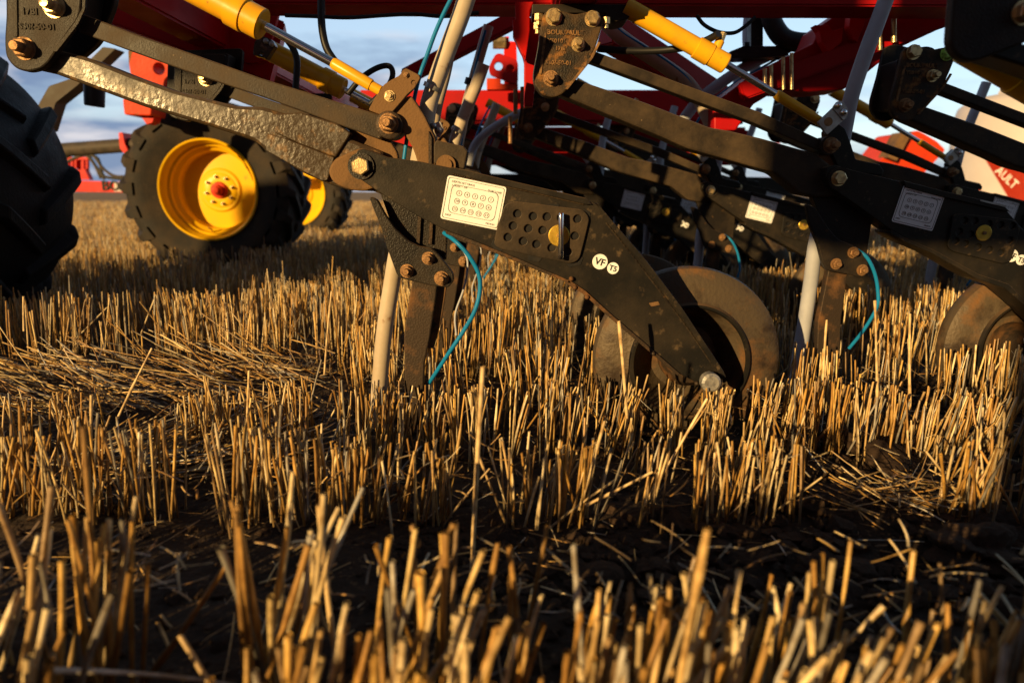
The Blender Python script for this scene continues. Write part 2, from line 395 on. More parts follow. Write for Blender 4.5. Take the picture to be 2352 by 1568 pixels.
# straw: vectorised bundles of thin tubes
rng = np.random.default_rng(11)
PAL = np.array([[.72, .45, .13], [.60, .34, .08], [.84, .62, .28], [.52, .29, .08], [.40, .22, .06], [.88, .72, .44], [.78, .60, .32], [.66, .44, .18], [.36, .24, .12]])
def straws(base, dirv, length, rad, sides, segs, bend=.06, flat=False):
    """arrays -> verts, quads, tints"""
    n = len(base); d = dirv / np.linalg.norm(dirv, axis=1, keepdims=True)
    ref = np.where(np.abs(d[:, 2:3]) < .9, np.array([[0, 0, 1.]]), np.array([[1., 0, 0]]))
    a = np.cross(d, ref); a /= np.linalg.norm(a, axis=1, keepdims=True); b = np.cross(a, d)
    bd = rng.normal(0, bend, (n, 2)); kink = rng.normal(0, bend * .5, (n, 2)); kp = rng.uniform(.3, .8, n)
    t = np.linspace(0, 1, segs + 1)
    V = np.zeros((n, segs + 1, sides, 3))
    ph = rng.uniform(0, 6.28, n)
    for i, ti in enumerate(t):
        off = (bd * ti * ti + kink * np.maximum(ti - kp, 0)[:, None]) * length[:, None]
        c = base + d * (length * ti)[:, None] + a * off[:, :1] + b * off[:, 1:]
        taper = np.full(n, 1 - .12 * ti)
        if segs >= 5: taper = taper * np.where(rng.random(n) < .16, rng.uniform(1.15, 1.5, n), rng.uniform(.92, 1.06, n))
        for k in range(sides):
            an = ph + 2 * math.pi * k / sides
            V[:, i, k] = c + (a * np.cos(an)[:, None] + b * (np.sin(an) * (.25 if flat else 1))[:, None]) * (rad * taper)[:, None]
    vid = np.arange(n * (segs + 1) * sides).reshape(n, segs + 1, sides)
    q = []
    for i in range(segs):
        for k in range(sides):
            k2 = (k + 1) % sides
            q.append(np.stack([vid[:, i, k], vid[:, i, k2], vid[:, i + 1, k2], vid[:, i + 1, k]], 1))
    q = np.concatenate(q)
    col = PAL[rng.integers(0, len(PAL), n)] * rng.uniform(.65, 1.1, (n, 1))
    g_ = rng.random(n) < .12; col[g_] = col[g_].mean(1, keepdims=True) * np.array([[1.0, .92, .78]])
    T = np.ones((n, segs + 1, sides, 4)); T[..., :3] = col[:, None, None, :]
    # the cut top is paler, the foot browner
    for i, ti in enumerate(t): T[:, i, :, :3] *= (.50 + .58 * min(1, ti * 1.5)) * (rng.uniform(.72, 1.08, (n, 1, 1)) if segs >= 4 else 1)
    return V.reshape(-1, 3), q, T.reshape(-1, 4)
class Bag:
    def __init__(s): s.v = []; s.q = []; s.t = []; s.n = 0
    def add(s, V, Q, T): s.v.append(V); s.q.append(Q + s.n); s.t.append(T); s.n += len(V)
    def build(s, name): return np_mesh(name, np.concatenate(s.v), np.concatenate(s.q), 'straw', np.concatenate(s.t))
def lodged(x, y):                          # a swath pushed over by a wheel
    return (x < -.42 - .25 * (y - 1.6)) & (y > 1.72) & (y < 2.30)
stub = Bag()
def row(yr, x0, x1, dens, h, hs, r, sides, segs, lean=(.05, .03), ls=.09, gaps=(), yj=.022, bend=.05):
    n = int((x1 - x0) * dens); 
    if n < 1: return
    x = rng.uniform(x0, x1, n)
    # plants come in tufts: pull straws towards tuft centres and drop some tufts
    tuft = np.round(x / .045 + .25 * np.sin(x * 31)); keep = (vnoise(tuft * .83, np.full(n, yr * 9.1), 21) > .27); x = np.where(rng.random(n) < .82, tuft * .045 + rng.normal(0, .0095, n), x)
    y = yr + rng.normal(0, yj, n) + (vnoise(x * 1.3, np.full(n, yr * 3.3), 8) - .5) * .05
    for a, b in gaps: keep &= ~((x > a) & (x < b))
    lg = lodged(x, y); keep &= ~(lg & (rng.random(n) < .70))
    keep &= ~((tilled(x, y) > .5) & (rng.random(n) < .93))
    x, y, lg = x[keep], y[keep], lg[keep]; n = len(x)
    if not n: return
    z = ground_h(x, y) - .01
    ln = h * (1 + rng.normal(0, hs, n)) * (.86 + .28 * vnoise(x * 4, y * 4, 31)); ln = np.clip(ln, .04, .5)
    tall = rng.random(n) < .012; ln[tall] *= rng.uniform(1.15, 1.5, tall.sum())
    short = rng.random(n) < .10; ln[short] *= rng.uniform(.35, .8, short.sum())
    tuftlean = (vnoise(x * 7, y * 7, 41) - .5) * .22
    d = np.stack([lean[0] + tuftlean + rng.normal(0, ls, n), lean[1] + rng.normal(0, ls, n), np.ones(n)], 1)
    wild = rng.random(n) < .06; d[wild, 0] += rng.normal(0, .5, wild.sum()); d[wild, 1] += rng.normal(0, .3, wild.sum())
    k = lg.sum()
    if k: d[lg] = np.stack([rng.normal(-1.3, .35, k), rng.normal(-.2, .3, k), rng.uniform(.35, .9, k)], 1); ln[lg] *= 1.35
    stub.add(*straws(np.stack([x, y, z], 1), d, ln, r * rng.uniform(.75, 1.2, n), sides, segs, bend))
# the nearest rows, traced gap by gap
def gapx(a, b, Y): return (at(a, 1000, Y).x, at(b, 1000, Y).x)
row(.44, -.7, .9, 170, .17, .12, .0032, 10, 7, (.20, .02), .15, yj=.03)
row(.56, -.9, 1.1, 240, .195, .10, .0034, 10, 7, (.14, .02), .12, [gapx(370, 500, .62)], yj=.035)
row(.66, -.02, 1.3, 250, .190, .10, .0033, 10, 7, (.08, .02), .10, yj=.040)
row(.72, -1.2, .0, 130, .225, .10, .0036, 10, 7, (.12, .02), .10, [gapx(310, 520, .80), gapx(705, 830, .80)], yj=.04)
row(1.22, -1.7, 2.0, 270, .178, .07, .0023, 8, 6, (.04, .02), .075, [gapx(385, 495, 1.22), gapx(1850, 2190, 1.22)], yj=.030)
row(1.55, -2.2, 2.4, 320, .170, .07, .0022, 7, 5, (.05, .0), .075, [gapx(215, 420, 1.57)], yj=.036)
row(1.40, -2.2, 2.4, 22, .13, .15, .0024, 6, 4, (.08, .0), .16, [gapx(215, 480, 1.5), gapx(1000, 1250, 1.5)], yj=.05)
yr = 1.92; k_ = 0
while yr < 34:
    half = .80 * yr + .9
    if yr < 3.2: args = (240, .19 if yr < 2.1 else .21, .07, .0024, 6, 3)
    elif yr < 6: args = (230, .215, .06, .0022, 4, 2)
    elif yr < 11: args = (150, .21, .07, .0028, 3, 1)
    elif yr < 20: args = (60, .21, .08, .0042, 3, 1)
    else: args = (26, .21, .08, .0075, 3, 1)
    row(yr, -half, half, args[0], args[1], args[2], args[3], args[4], args[5], (.01, .0), .055 if yr < 6 else .08, yj=.045, bend=.03)
    yr += .34 if yr < 11 else (.5 if yr < 20 else .8)
# a few straws that stand well above the rest
for bx, by, tx, ty, Y, r in ((1083, 1330, 1103, 842, 1.0, .0034), (205, 1120, 212, 905, 1.3, .0026), (560, 1100, 575, 850, 1.5, .0024), (1440, 960, 1425, 738, 1.52, .0034),
        (55, 760, 52, 680, 2.1, .0026), (2090, 940, 2085, 722, 1.6, .0028), (2015, 930, 2012, 690, 1.58, .0024), (1890, 900, 1893, 735, 1.62, .0024), (270, 960, 346, 800, 1.55, .0024),
        (770, 1500, 722, 1160, .78, .0034), (1330, 1170, 1390, 965, 1.2, .0028), (745, 860, 757, 668, 1.75, .0024), (1345, 1160, 1500, 1085, 1.2, .0026), (1480, 1160, 1625, 915, 1.24, .0024)):
    b_ = np.array([at(bx, by, Y)]); e_ = np.array([at(tx, ty, Y)]); dd = e_ - b_
    V_, Q_, T_ = straws(b_, dd, np.linalg.norm(dd, axis=1), np.array([r * 1.15]), 9, 7, .015); T_[:, :3] = np.array([.90, .66, .34]) * rnd.uniform(.8, 1.05); stub.add(V_, Q_, T_)
# leaf blades hanging off the near straws
n = 900; yy = rng.choice([.86, 1.22, 1.57, 1.92], n) + rng.normal(0, .03, n); xx = rng.uniform(-1, 1, n) * (.8 * yy + .2)
gapk = ~(tilled(xx, yy) > .3); xx, yy = xx[gapk], yy[gapk]; n = len(xx)
zz = rng.uniform(.02, .14, n); an = rng.uniform(0, 6.28, n)
stub.add(*straws(np.stack([xx, yy, zz], 1), np.stack([np.cos(an), np.sin(an), rng.uniform(-.6, .9, n)], 1), rng.uniform(.02, .07, n), rng.uniform(.0012, .0030, n), 4, 4, .16, flat=True))
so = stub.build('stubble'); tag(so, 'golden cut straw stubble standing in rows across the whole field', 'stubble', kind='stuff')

# loose straw on the ground
lit = Bag()
def litter(n, x0, x1, y0, y1, lmin, lmax, r, zmax=.03, cond=None, ang=None, sides=5, up=.15):
    x = rng.uniform(x0, x1, n); y = rng.uniform(y0, y1, n)
    if cond is not None:
        c = cond(x, y); x, y = x[c], y[c]; n = len(x)
    a = rng.uniform(0, 6.28, n) if ang is None else rng.normal(ang, .45, n)
    z = ground_h(x, y) + rng.uniform(.002, zmax, n)
    d = np.stack([np.cos(a), np.sin(a), rng.uniform(-up * .3, up, n)], 1)
    lit.add(*straws(np.stack([x, y, z], 1), d, rng.uniform(lmin, lmax, n), r * rng.uniform(.5, 1.15, n), sides, 3, .05))
frus = lambda x, y: np.abs(x) < .8 * y + .4
litter(1100, -2.6, 2.8, .5, 3.0, .02, .13, .0016, .02, frus)
litter(2200, -2.6, 2.8, .5, 2.4, .01, .04, .0009, .010, frus)
litter(5500, -9, 9, 3.0, 11, .05, .22, .0022, .05, frus, sides=3)
litter(260, -2.0, -.35, 1.70, 2.3, .10, .28, .0022, .10, lodged, ang=math.pi * .93, up=.45)
litter(160, -1.05, -.55, 1.36, 1.56, .10, .24, .0022, .06, None, ang=.45, up=.3)
# small drifts caught on the ground
for cx, cy, px_, n_, ln_ in ((1245, 790, 0, 260, .05), (1180, 800, 0, 90, .06), (2040, 1120, 0, 60, .07), (2080, 1090, 0, 40, .09), (700, 820, 0, 60, .1)):
    c = onz(cx, cy + 30, .02); nn = n_
    x = rng.normal(c.x, .055, nn); y = rng.normal(c.y, .04, nn); a = rng.uniform(0, 6.28, nn)
    z = ground_h(x, y) + np.abs(rng.normal(0, .022, nn)) + .004
    lit.add(*straws(np.stack([x, y, z], 1), np.stack([np.cos(a), np.sin(a), rng.uniform(-.2, .45, nn)], 1), rng.uniform(.02, ln_ * 1.6, nn), rng.uniform(.0006, .0018, nn), 4, 3, .16))
lo_ = lit.build('loose_straw'); tag(lo_, 'broken loose straw and chaff scattered over the dark soil', 'straw', kind='stuff')

# clods of turned earth
bm = bmesh.new()
def clod(x, y, r, sub=2):
    b = bmesh.new(); bmesh.ops.create_icosphere(b, subdivisions=4 if r > .03 else sub, radius=1)
    s = (rnd.uniform(.8, 1.3), rnd.uniform(.7, 1.2), rnd.uniform(.5, .8)); o1, o2, o3 = rnd.random() * 9, rnd.random() * 9, rnd.random() * 9
    z = float(ground_h(np.array([x]), np.array([y]))[0]); a = rnd.random() * 6
    for v in b.verts:
        k = 1 + .35 * math.sin(v.co.x * 3 + o1) * math.sin(v.co.y * 3.7 + o2) + .18 * math.sin(v.co.z * 7 + o3 + v.co.x * 5) + rnd.uniform(-.05, .05) + .10 * math.sin(v.co.x * 13 + o2) * math.sin(v.co.y * 11 + o3) * math.sin(v.co.z * 12 + o1) + .05 * math.sin(v.co.x * 27 + o1) * math.sin(v.co.y * 31)
        p_ = Vector((v.co.x * s[0], v.co.y * s[1], v.co.z * s[2])) * r * k
        v.co = Vector((p_.x * math.cos(a) - p_.y * math.sin(a) + x, p_.x * math.sin(a) + p_.y * math.cos(a) + y, p_.z + z + r * .25))
    bm_join(bm, b)
for i in range(420):
    which = rnd.choice([(1.05, .13, .1, 1.7), (1.05, .13, .35, 1.2), (1.75, .10, -.25, 2.0), (2.07, .1, .8, 2.4), (1.40, .05, .3, 1.8)])
    x = rnd.uniform(which[2], which[3]); y = rnd.gauss(which[0], which[1])
    clod(x, y, rnd.choice([.006, .010, .010, .014, .02, .03]))
for i in range(1500):
    y = rnd.uniform(.6, 2.4) ** 1; clod(rnd.uniform(-.8 * y - .1, .8 * y + .1), y, rnd.choice([.003, .004, .005, .006, .008, .011, .015]), 1)
for i in range(900):
    y = rnd.gauss(1.02, .12); clod(rnd.uniform(-.2, 1.1), y, rnd.choice([.003, .004, .006, .009, .013, .018]), 1)
clod(onz(2230, 1250, .02).x, onz(2230, 1250, .02).y, .055); clod(onz(2050, 1090, .0).x, onz(2050, 1090, .0).y + .03, .06); clod(onz(1950, 1040, .0).x, onz(1950, 1040, .0).y, .04)
o = finish('soil_clods', bm, 'clod', None, smooth=True); tag(o, 'dark brown crumbled soil clods lying between the stubble rows', 'soil', kind='stuff')
mat('dusty_plate', (.024, .019, .015), (.070, .048, .028), 8, .40, .66, .42, .65, bump=.10, bscale=220, c3=(.20, .14, .08), s3=95, l3=.68, h3=.76, top=(.2, .13, .075))

# ------------------------------------------------------------------ one opener of the drill
def cyl_parts(root, ax, Y, paint='yellow_paint', port=None, chrome='chrome'):
    """ax: list of (px, py) start, gland, rod end start, eye; radii with them"""
    (x0, y0, r0), (x1, y1, r1), (x2, y2, r2), (x3, y3, r3) = ax
    def lerp(t, a=(x0, y0), b=(x1, y1)): return (a[0] + (b[0] - a[0]) * t, a[1] + (b[1] - a[1]) * t)
    st = []
    for t, k in ((0, 1), (.02, 1.0), (.70, 1.0), (.705, 1.16), (.84, 1.18), (.845, 1.08), (.99, 1.08), (1, .98)):
        q = lerp(t); st.append((q[0], q[1], Y, r0 * k))
    c = rod('cylinder', st, paint, root, 28)
    rod('rod', [(x1, y1, Y, r1), (x2, y2, Y, r1)], chrome, c, 24)
    q = lerp(.05, (x2, y2), (x3, y3)); e = lerp(.8, (x2, y2), (x3, y3))
    rod('rod_end', [(x2, y2, Y, r2 * .8), (q[0], q[1], Y, r2), (e[0], e[1], Y, r2), (e[0] + 1, e[1] + 1, Y, r3), (x3, y3, Y, r3)], paint, c, 18)
    if port:
        px, py, qx, qy, rr = port
        rod('port', [(px, py, Y, rr), (qx, qy, Y, rr)], paint, c, 16)
        d = (qx - px, qy - py)
        rod('fitting', [(qx, qy, Y - .002, rr * .85), (qx + d[0] * .6, qy + d[1] * .6, Y - .002, rr * .7)], 'bolt_zinc', c, 6)
    return c
def wheel_part(root, c, r, Yo=0):
    """packer wheel: dished rusty disc halves about a hub"""
    prof = [(.115, .02), (.115, r * .36), (.10, r * .42), (.075, r * .50), (.045, r * .57), (.03, r * .60), (.036, r * .63), (.040, r * .66), (.044, r * .80), (.054, r * .93), (.064, r * .985), (.078, r), (.10, r), (.112, r * .97), (.125, r * .62), (.13, .02)]
    w_ = finish('packer_wheel', moved(lathe(prof, 96), c), 'rust_disc', root, smooth=True)
    h = lathe([(-.02, .012), (-.02, .026), (.03, .030), (.035, .055), (.06, .07), (.115, .07)], 40)
    finish('hub', moved(h, c), 'worn_steel', w_, smooth=True)
    t_ = lathe([(.034, r * .585), (.026, r * .60), (.026, r * .625), (.036, r * .645)], 96, closed=False)
    bmesh.ops.delete(t_, geom=[f for f in t_.faces if len(f.verts) > 4], context='FACES')
    finish('rim_ring', moved(t_, c), 'black_plate', w_, smooth=True)
    return w_
def sticker(body, cx, cy, wpx, hpx, roll, Y, sheared=1.0):
    """white depth chart decal: rounded card, printed border, three rows of numbered rings"""
    s = Y / F; W, H = wpx * s, hpx * s; o = at(cx, cy, Y - .0012)
    M = Matrix.Translation(o) @ Matrix.Rotation(roll, 4, 'Y') @ Matrix.Rotation(R(90), 4, 'X')
    def card(W_, H_, r, z0, inner=None):
        cu = bpy.data.curves.new('c', 'CURVE'); cu.dimensions = '2D'; cu.fill_mode = 'BOTH'; cu.extrude = .0003
        for (a_, b_) in ([(W_, H_)] + ([inner] if inner else [])):
            P_ = smooth_poly([(-a_ / 2, -b_ / 2), (a_ / 2, -b_ / 2), (a_ / 2, b_ / 2), (-a_ / 2, b_ / 2)], r)
            sp = cu.splines.new('POLY'); sp.points.add(len(P_) - 1); sp.use_cyclic_u = True
            for q, v in zip(sp.points, P_): q.co = (v[0], v[1], 0, 1)
        b = curve_to_bm(cu); bmesh.ops.translate(b, verts=b.verts, vec=(0, 0, z0)); return b
    b = card(W, H, W * .05, 0); bmesh.ops.transform(b, matrix=M, verts=b.verts)
    st = finish('depth_decal', b, 'sticker', body)
    ink = card(W * .95, H * .93, W * .04, .0006, (W * .935, H * .91)); bm_join(ink, card(W * .80, H * .66, W * .10, .0006, (W * .787, H * .642)))
    rows = [(5, 4, 3, 2, 1), (10, 9, 8, 7, 6), (15, 14, 13, 12, 11)]
    for j, rw in enumerate(rows):
        for i, num in enumerate(rw):
            x = W * (-.26 + i * .135 - j * .012); y = H * (.15 - j * .185 - i * .0)
            cu = bpy.data.curves.new('c', 'CURVE'); cu.dimensions = '2D'; cu.fill_mode = 'BOTH'; cu.extrude = .0003
            for rr in (.048 * W, .041 * W):
                sp = cu.splines.new('POLY'); sp.points.add(13); sp.use_cyclic_u = True
                for k, q in enumerate(sp.points): q.co = (x + rr * math.cos(k * math.pi / 7), y + rr * math.sin(k * math.pi / 7), 0, 1)
            b = curve_to_bm(cu); bmesh.ops.translate(b, verts=b.verts, vec=(0, 0, .0006)); bm_join(ink, b)
            b = text_bm(str(num), W * .062, .0003); bmesh.ops.translate(b, verts=b.verts, vec=(x, y, .0006)); bm_join(ink, b)
    for s_, x, y, sz in (('DEPTH SETTINGS', -.22, .385, .05), ('1 HOLE = 1/4"', -.27, .30, .045), ('SHALLOW', .32, .34, .05), ('DEEP', -.38, -.385, .045), ('MEDIUM', .34, -.40, .04)):
        b = text_bm(s_, W * sz, .0003); bmesh.ops.translate(b, verts=b.verts, vec=(W * x, H * y, .0006)); bm_join(ink, b)
    bmesh.ops.transform(ink, matrix=M, verts=ink.verts)
    finish('printing', ink, 'sticker_ink', st)
def round_decal(body, cx, cy, rpx, txt, roll, Y):
    o = at(cx, cy, Y - .001); r = rpx * Y / F
    bm = bmesh.new(); ring_tube(bm, [o + Vector((0, .0009, 0)), o], r, 28)
    d = finish('round_decal', bm, 'sticker', body)
    finish('letters', place_text([(txt, cx, cy + 1, rpx * .95)], Y - .0018, roll, .0003, bold=.0004), 'sticker_ink', d)
def hole_panel(body, corners, holes, disc, Y, pin=None):
    """raised thick panel with drilled depth holes, washer disc and lock pin"""
    hp = plate('depth_panel', corners, Y - .010, .008, 'dusty_plate' if pin else 'black_plate', body, holes=[(x, y, r) for x, y, r in holes], rnd_r=.012, bev=.0015)
    back = plate('x', corners, Y - .0018, .0012, 'black_plate', None, bm_only=True, rnd_r=.012, bev=0)
    finish('panel_back', back, 'black_plate', hp)
    bm = bmesh.new()
    for x, y, r in holes:
        c = at(x, y, Y - .0105); ring_tube(bm, [c + Vector((0, .008, 0)), c + Vector((0, .008, 0)) + Vector((0, .0005, 0))], r * .96 * Y / F, 16)
    finish('hole_socket', bm, 'hose_black', hp)
    x, y, r = disc; c = at(x, y, Y - .011); bm = bmesh.new(); s = Y / F
    ring_tube(bm, [c + Vector((0, .004, 0)), c, c + Vector((0, -.001, 0))], [r * s, r * s, r * .93 * s], 32)
    dd = finish('washer_disc', bm, 'gold_disc', hp)
    bm = bmesh.new(); ring_tube(bm, [c, c + Vector((0, -.006, 0))], r * .22 * s, 8); finish('disc_centre', bm, 'bolt_rusty', dd) if False else finish('washer_boss', bm, 'bolt_rusty', hp)
    if pin:
        (ax_, ay_), (bx_, by_), rp = pin
        P_ = [at(ax_, ay_ + 6, Y - .008), at(ax_, ay_ + 4, Y - .024), at(ax_, ay_, Y - .028), at((ax_ + bx_) / 2, (ay_ + by_) / 2, Y - .030), at(bx_, by_, Y - .028), at(bx_, by_ - 4, Y - .024), at(bx_, by_ - 6, Y - .008)]
        bm = bmesh.new(); ring_tube(bm, spline(P_, 5), rp * s, 16); finish('lock_pin', bm, 'chrome', hp, smooth=True)

# ---- unit A : the near one, left and centre of the picture
YA = 1.66
lowA = at(57, 112, YA)
A = thing('drill_opener', 'nearest black opener with muddy links, chrome lock pin and rusty packer wheel, left to centre', 'seed opener', (lowA.x, YA, 0), 'openers hanging under the seed drill')
br = plate('mounting_bracket', [(12, -70), (14, 40), (10, 92), (13, 132), (35, 158), (64, 166), (95, 158), (112, 143), (155, 77), (183, 42), (194, -70)], YA, .022, 'black_cast', A, rnd_r=.02, bev=.004)
rim = plate('x', [(30, -70), (30, 60), (30, 84), (40, 86), (40, 66), (38, -70)], YA - .003, .005, 'black_cast', None, bm_only=True, bev=.001, rnd_r=.004)
bm_join(rim, plate('x', [(190, -70), (188, 20), (172, 50), (120, 118), (130, 120), (180, 56), (196, 20), (198, -70)], YA - .003, .005, 'black_cast', None, bm_only=True, bev=.001, rnd_r=.004))
finish('raised_rib', rim, 'black_cast', br)
for it in (('17BI', 68, 27, 14), ('S30?-50-01', 86, 62, 13)): finish('cast_lettering', place_text([it], YA - .0005, R(2), .0022, bold=.0006), 'black_cast', br)
bolt(125, 15, YA, 24, br, 'bolt_zinc', .030); bolt(57, 112, YA, 24, br, 'bolt_rusty', .030)
plate('bracket_back', [(12, -70), (14, 40), (10, 92), (13, 132), (35, 158), (64, 166), (95, 158), (112, 143), (165, 150), (226, 98), (262, 10), (266, -80)], YA + .10, .022, 'black_plate', A, rnd_r=.02, bev=.003)
plate('bracket_spacer', [(120, -70), (110, 10), (160, 60), (185, 36), (200, -70)], YA + .022, .078, 'black_plate', A)
plate('upper_link', [(190, 32), (300, 75), (450, 127), (600, 180), (872, 264), (905, 290), (870, 320), (600, 222), (450, 172), (300, 118), (180, 74)], YA + .028, .042, 'dusty_plate', A, rnd_r=.004, bev=.003)
plate('lower_link', [(40, 95), (150, 119), (203, 133), (300, 172), (400, 208), (480, 228), (540, 243), (600, 245), (680, 268), (765, 292), (800, 318), (880, 350), (868, 440), (800, 437), (760, 425), (700, 400), (655, 372), (610, 345), (580, 322), (480, 290), (330, 245), (118, 167), (40, 150)], YA + .026, .068, 'black_glossy', A, rnd_r=.012, bev=.008)
sd_ = plate('link_gusset', [(612, 306), (650, 316), (768, 362), (752, 414), (740, 416), (700, 396), (610, 346)], YA + .012, .016, 'black_glossy', A, rnd_r=.003, bev=.002)
plate('link_block', [(690, 258), (775, 285), (806, 306), (770, 362), (690, 332), (630, 305), (640, 262)], YA + .018, .05, 'black_glossy', A, rnd_r=.004, bev=.003)
# link knuckle round the pivot
plate('pivot_knuckle', [(795, 352), (830, 338), (868, 352), (880, 390), (868, 428), (838, 440), (800, 436), (765, 420), (752, 395), (765, 366)], YA + .006, .05, 'muddy_cast', A, rnd_r=.02, bev=.006)
# body
body = plate('opener_body', [(820, 345), (835, 341), (890, 361), (960, 370), (1034, 385), (1155, 415), (1220, 430), (1346, 459), (1372, 470), (1395, 500), (1480, 600), (1560, 708), (1655, 852), (1662, 868), (1645, 886), (1600, 878), (1560, 858), (1480, 790), (1400, 722), (1350, 672), (1300, 642), (1200, 598), (1150, 578), (1082, 550), (1024, 529), (962, 498), (890, 454), (842, 422), (825, 410), (812, 385)], YA - .006, .075, 'black_plate', A, rnd_r=.006, bev=.002)
fl = plate('x', [(1036, 383), (1155, 411), (1346, 455), (1360, 470), (1346, 470), (1220, 440), (1100, 414), (1040, 398)], YA - .014, .09, 'black_plate', None, bm_only=True, bev=.0015, rnd_r=.002)
finish('top_flange', fl, 'black_plate', body)
fl = plate('x', [(1372, 466), (1400, 500), (1486, 600), (1566, 706), (1662, 852), (1668, 866), (1658, 868), (1556, 712), (1476, 606), (1388, 504)], YA - .012, .086, 'black_plate', None, bm_only=True, bev=.001, rnd_r=.002)
finish('edge_flange', fl, 'black_plate', body)
fl = plate('x', [(1024, 529), (1082, 550), (1150, 578), (1200, 598), (1310, 645), (1312, 652), (1198, 606), (1148, 586), (1024, 537)], YA - .012, .086, 'black_plate', None, bm_only=True, bev=.001, rnd_r=.002)
bm_join(fl, plate('x', [(1306, 642), (1345, 668), (1402, 720), (1484, 790), (1562, 858), (1558, 864), (1478, 796), (1396, 726), (1338, 674), (1300, 652)], YA - .012, .086, 'black_plate', None, bm_only=True, bev=.001, rnd_r=.002))
for x, y in ((1312, 640), (1320, 660), (1348, 682), (1500, 812), (1600, 880)):
    c = at(x, y, YA - .014); b = bmesh.new(); bmesh.ops.create_icosphere(b, subdivisions=2, radius=.006, matrix=Matrix.Translation(c)); bm_join(fl, b)
finish('weld_flange', fl, 'worn_steel', body)
wb = bmesh.new(); P_ = spline([at(x, y, YA - .006) for x, y in ((1040, 400), (1100, 416), (1220, 442), (1340, 470))], 30)
ring_tube(wb, P_, [.0022 + .0007 * math.sin(i * 2.1) for i in range(len(P_))], 6); finish('weld_bead', wb, 'black_cast', body, smooth=True)
wb = bmesh.new(); P_ = spline([at(x, y, YA - .006) for x, y in ((1392, 512), (1470, 610), (1560, 728), (1645, 850))], 34)
ring_tube(wb, P_, [.0022 + .0007 * math.sin(i * 2.1) for i in range(len(P_))], 6); finish('weld_bead', wb, 'black_cast', body, smooth=True)
bolt(830, 382, YA - .008, 25, body, 'bolt_zinc', .026, stub=False)
bm = bmesh.new(); c = at(830, 382, YA - .006); ring_tube(bm, [c, c + Vector((0, -.006, 0))], 29 * YA / F, 28); finish('pivot_collar', bm, 'black_cast', body)
sticker(body, 1087, 466, 134, 97, R(11.5), YA - .0072)
Hh = [(1188, 491), (1224, 497), (1256, 498), (1289, 500), (1326, 503), (1178, 519), (1213, 525), (1246, 529), (1320, 542), (1166, 545), (1201, 554), (1232, 561), (1267, 569), (1304, 578)]
hole_panel(body, [(1160, 470), (1180, 462), (1340, 482), (1354, 500), (1340, 560), (1330, 596), (1312, 606), (1150, 572), (1134, 562), (1142, 520)], [(x, y, 9.5) for x, y in Hh], (1284, 541, 24), YA - .006, ((1289, 494), (1288, 590), 6.5))
# slotted tabs round the panel
tb = bmesh.new()
for pts in ([(1157, 485), (1160, 470), (1176, 462), (1190, 466), (1190, 472), (1170, 474), (1164, 488)], [(1250, 470), (1284, 468), (1284, 476), (1250, 478)], [(1340, 478), (1356, 488), (1356, 506), (1350, 506), (1346, 492)],
            [(1134, 548), (1128, 562), (1134, 572), (1150, 578), (1158, 572), (1142, 566)], [(1212, 584), (1246, 592), (1238, 602), (1214, 598)], [(1300, 606), (1328, 602), (1334, 588), (1340, 592), (1334, 608), (1308, 614)]):
    bm_join(tb, plate('x', pts, YA - .0075, .004, '', None, bm_only=True, bev=.0005, rnd_r=.002))
finish('panel_slot', tb, 'hose_black', body)
round_decal(body, 1378, 601, 17.5, 'VF', R(17), YA - .006); round_decal(body, 1408, 616, 13.5, 'T5', R(17), YA - .006)
for pts in ([(1490, 696), (1512, 692), (1516, 700), (1496, 704)],):
    finish('mud_splash', plate('x', pts, YA - .0075, .002, '', None, bm_only=True, bev=.0004, rnd_r=.002), 'muddy_cast', body)
wheelA = wheel_part(A, Vector((at(1590, 832, 1.74).x, 1.73, at(1568, 826, 1.80).z)), .252)
ax = bmesh.new(); c = at(1622, 868, 1.66); ring_tube(ax, [c + Vector((0, .12, 0)), c + Vector((0, -.02, 0)), c + Vector((0, -.022, 0)), c + Vector((0, -.045, 0)), c + Vector((0, -.05, 0))], [.016, .016, .024, .024, .018], 16)
finish('axle_nut', ax, 'galvanised', wheelA)
# clevis and tower
cl = plate('clevis', [(933, 157), (962, 172), (965, 180), (951, 204), (936, 216), (923, 232), (900, 258), (892, 268), (869, 262), (846, 253), (861, 225), (882, 194), (895, 186), (918, 173), (926, 160)], YA + .02, .012, 'muddy_cast', A, holes=[(950, 190, 5)], rnd_r=.005, bev=.0015)
bolt(895, 221, YA + .02, 12, cl, 'bolt_zinc', .006); bolt(933, 173, YA + .02, 8, cl, 'bolt_rusty', .006, washer=False)
plate('clevis_back', [(933, 157), (962, 172), (951, 204), (923, 232), (892, 268), (846, 253), (882, 194), (918, 173)], YA + .075, .012, 'muddy_cast', A, rnd_r=.005)
tw = plate('tower', [(918, 232), (943, 218), (958, 240), (974, 264), (1000, 318), (1000, 385), (962, 380), (948, 340), (925, 300), (890, 278), (900, 258)], YA + .032, .05, 'muddy_cast', A, rnd_r=.008, bev=.004)
rb = plate('x', [(984, 300), (992, 316), (992, 384), (984, 384)], YA + .026, .008, '', None, bm_only=True, bev=.001, rnd_r=.002)
finish('tower_rib', rb, 'worn_steel', tw)
blk = plate('stop_block', [(996, 332), (1002, 322), (1065, 336), (1074, 347), (1066, 388), (996, 376)], YA + .03, .06, 'dusty_plate', A, rnd_r=.004, bev=.003)
bm = bmesh.new(); c = at(1024, 379, YA + .02); ring_tube(bm, [c + Vector((0, .03, 0)), c], 22 * YA / F, 24); bm2 = bmesh.new(); ring_tube(bm, [c, c + Vector((0, -.006, 0))], 14 * YA / F, 20); finish('boss', bm, 'muddy_cast', blk)
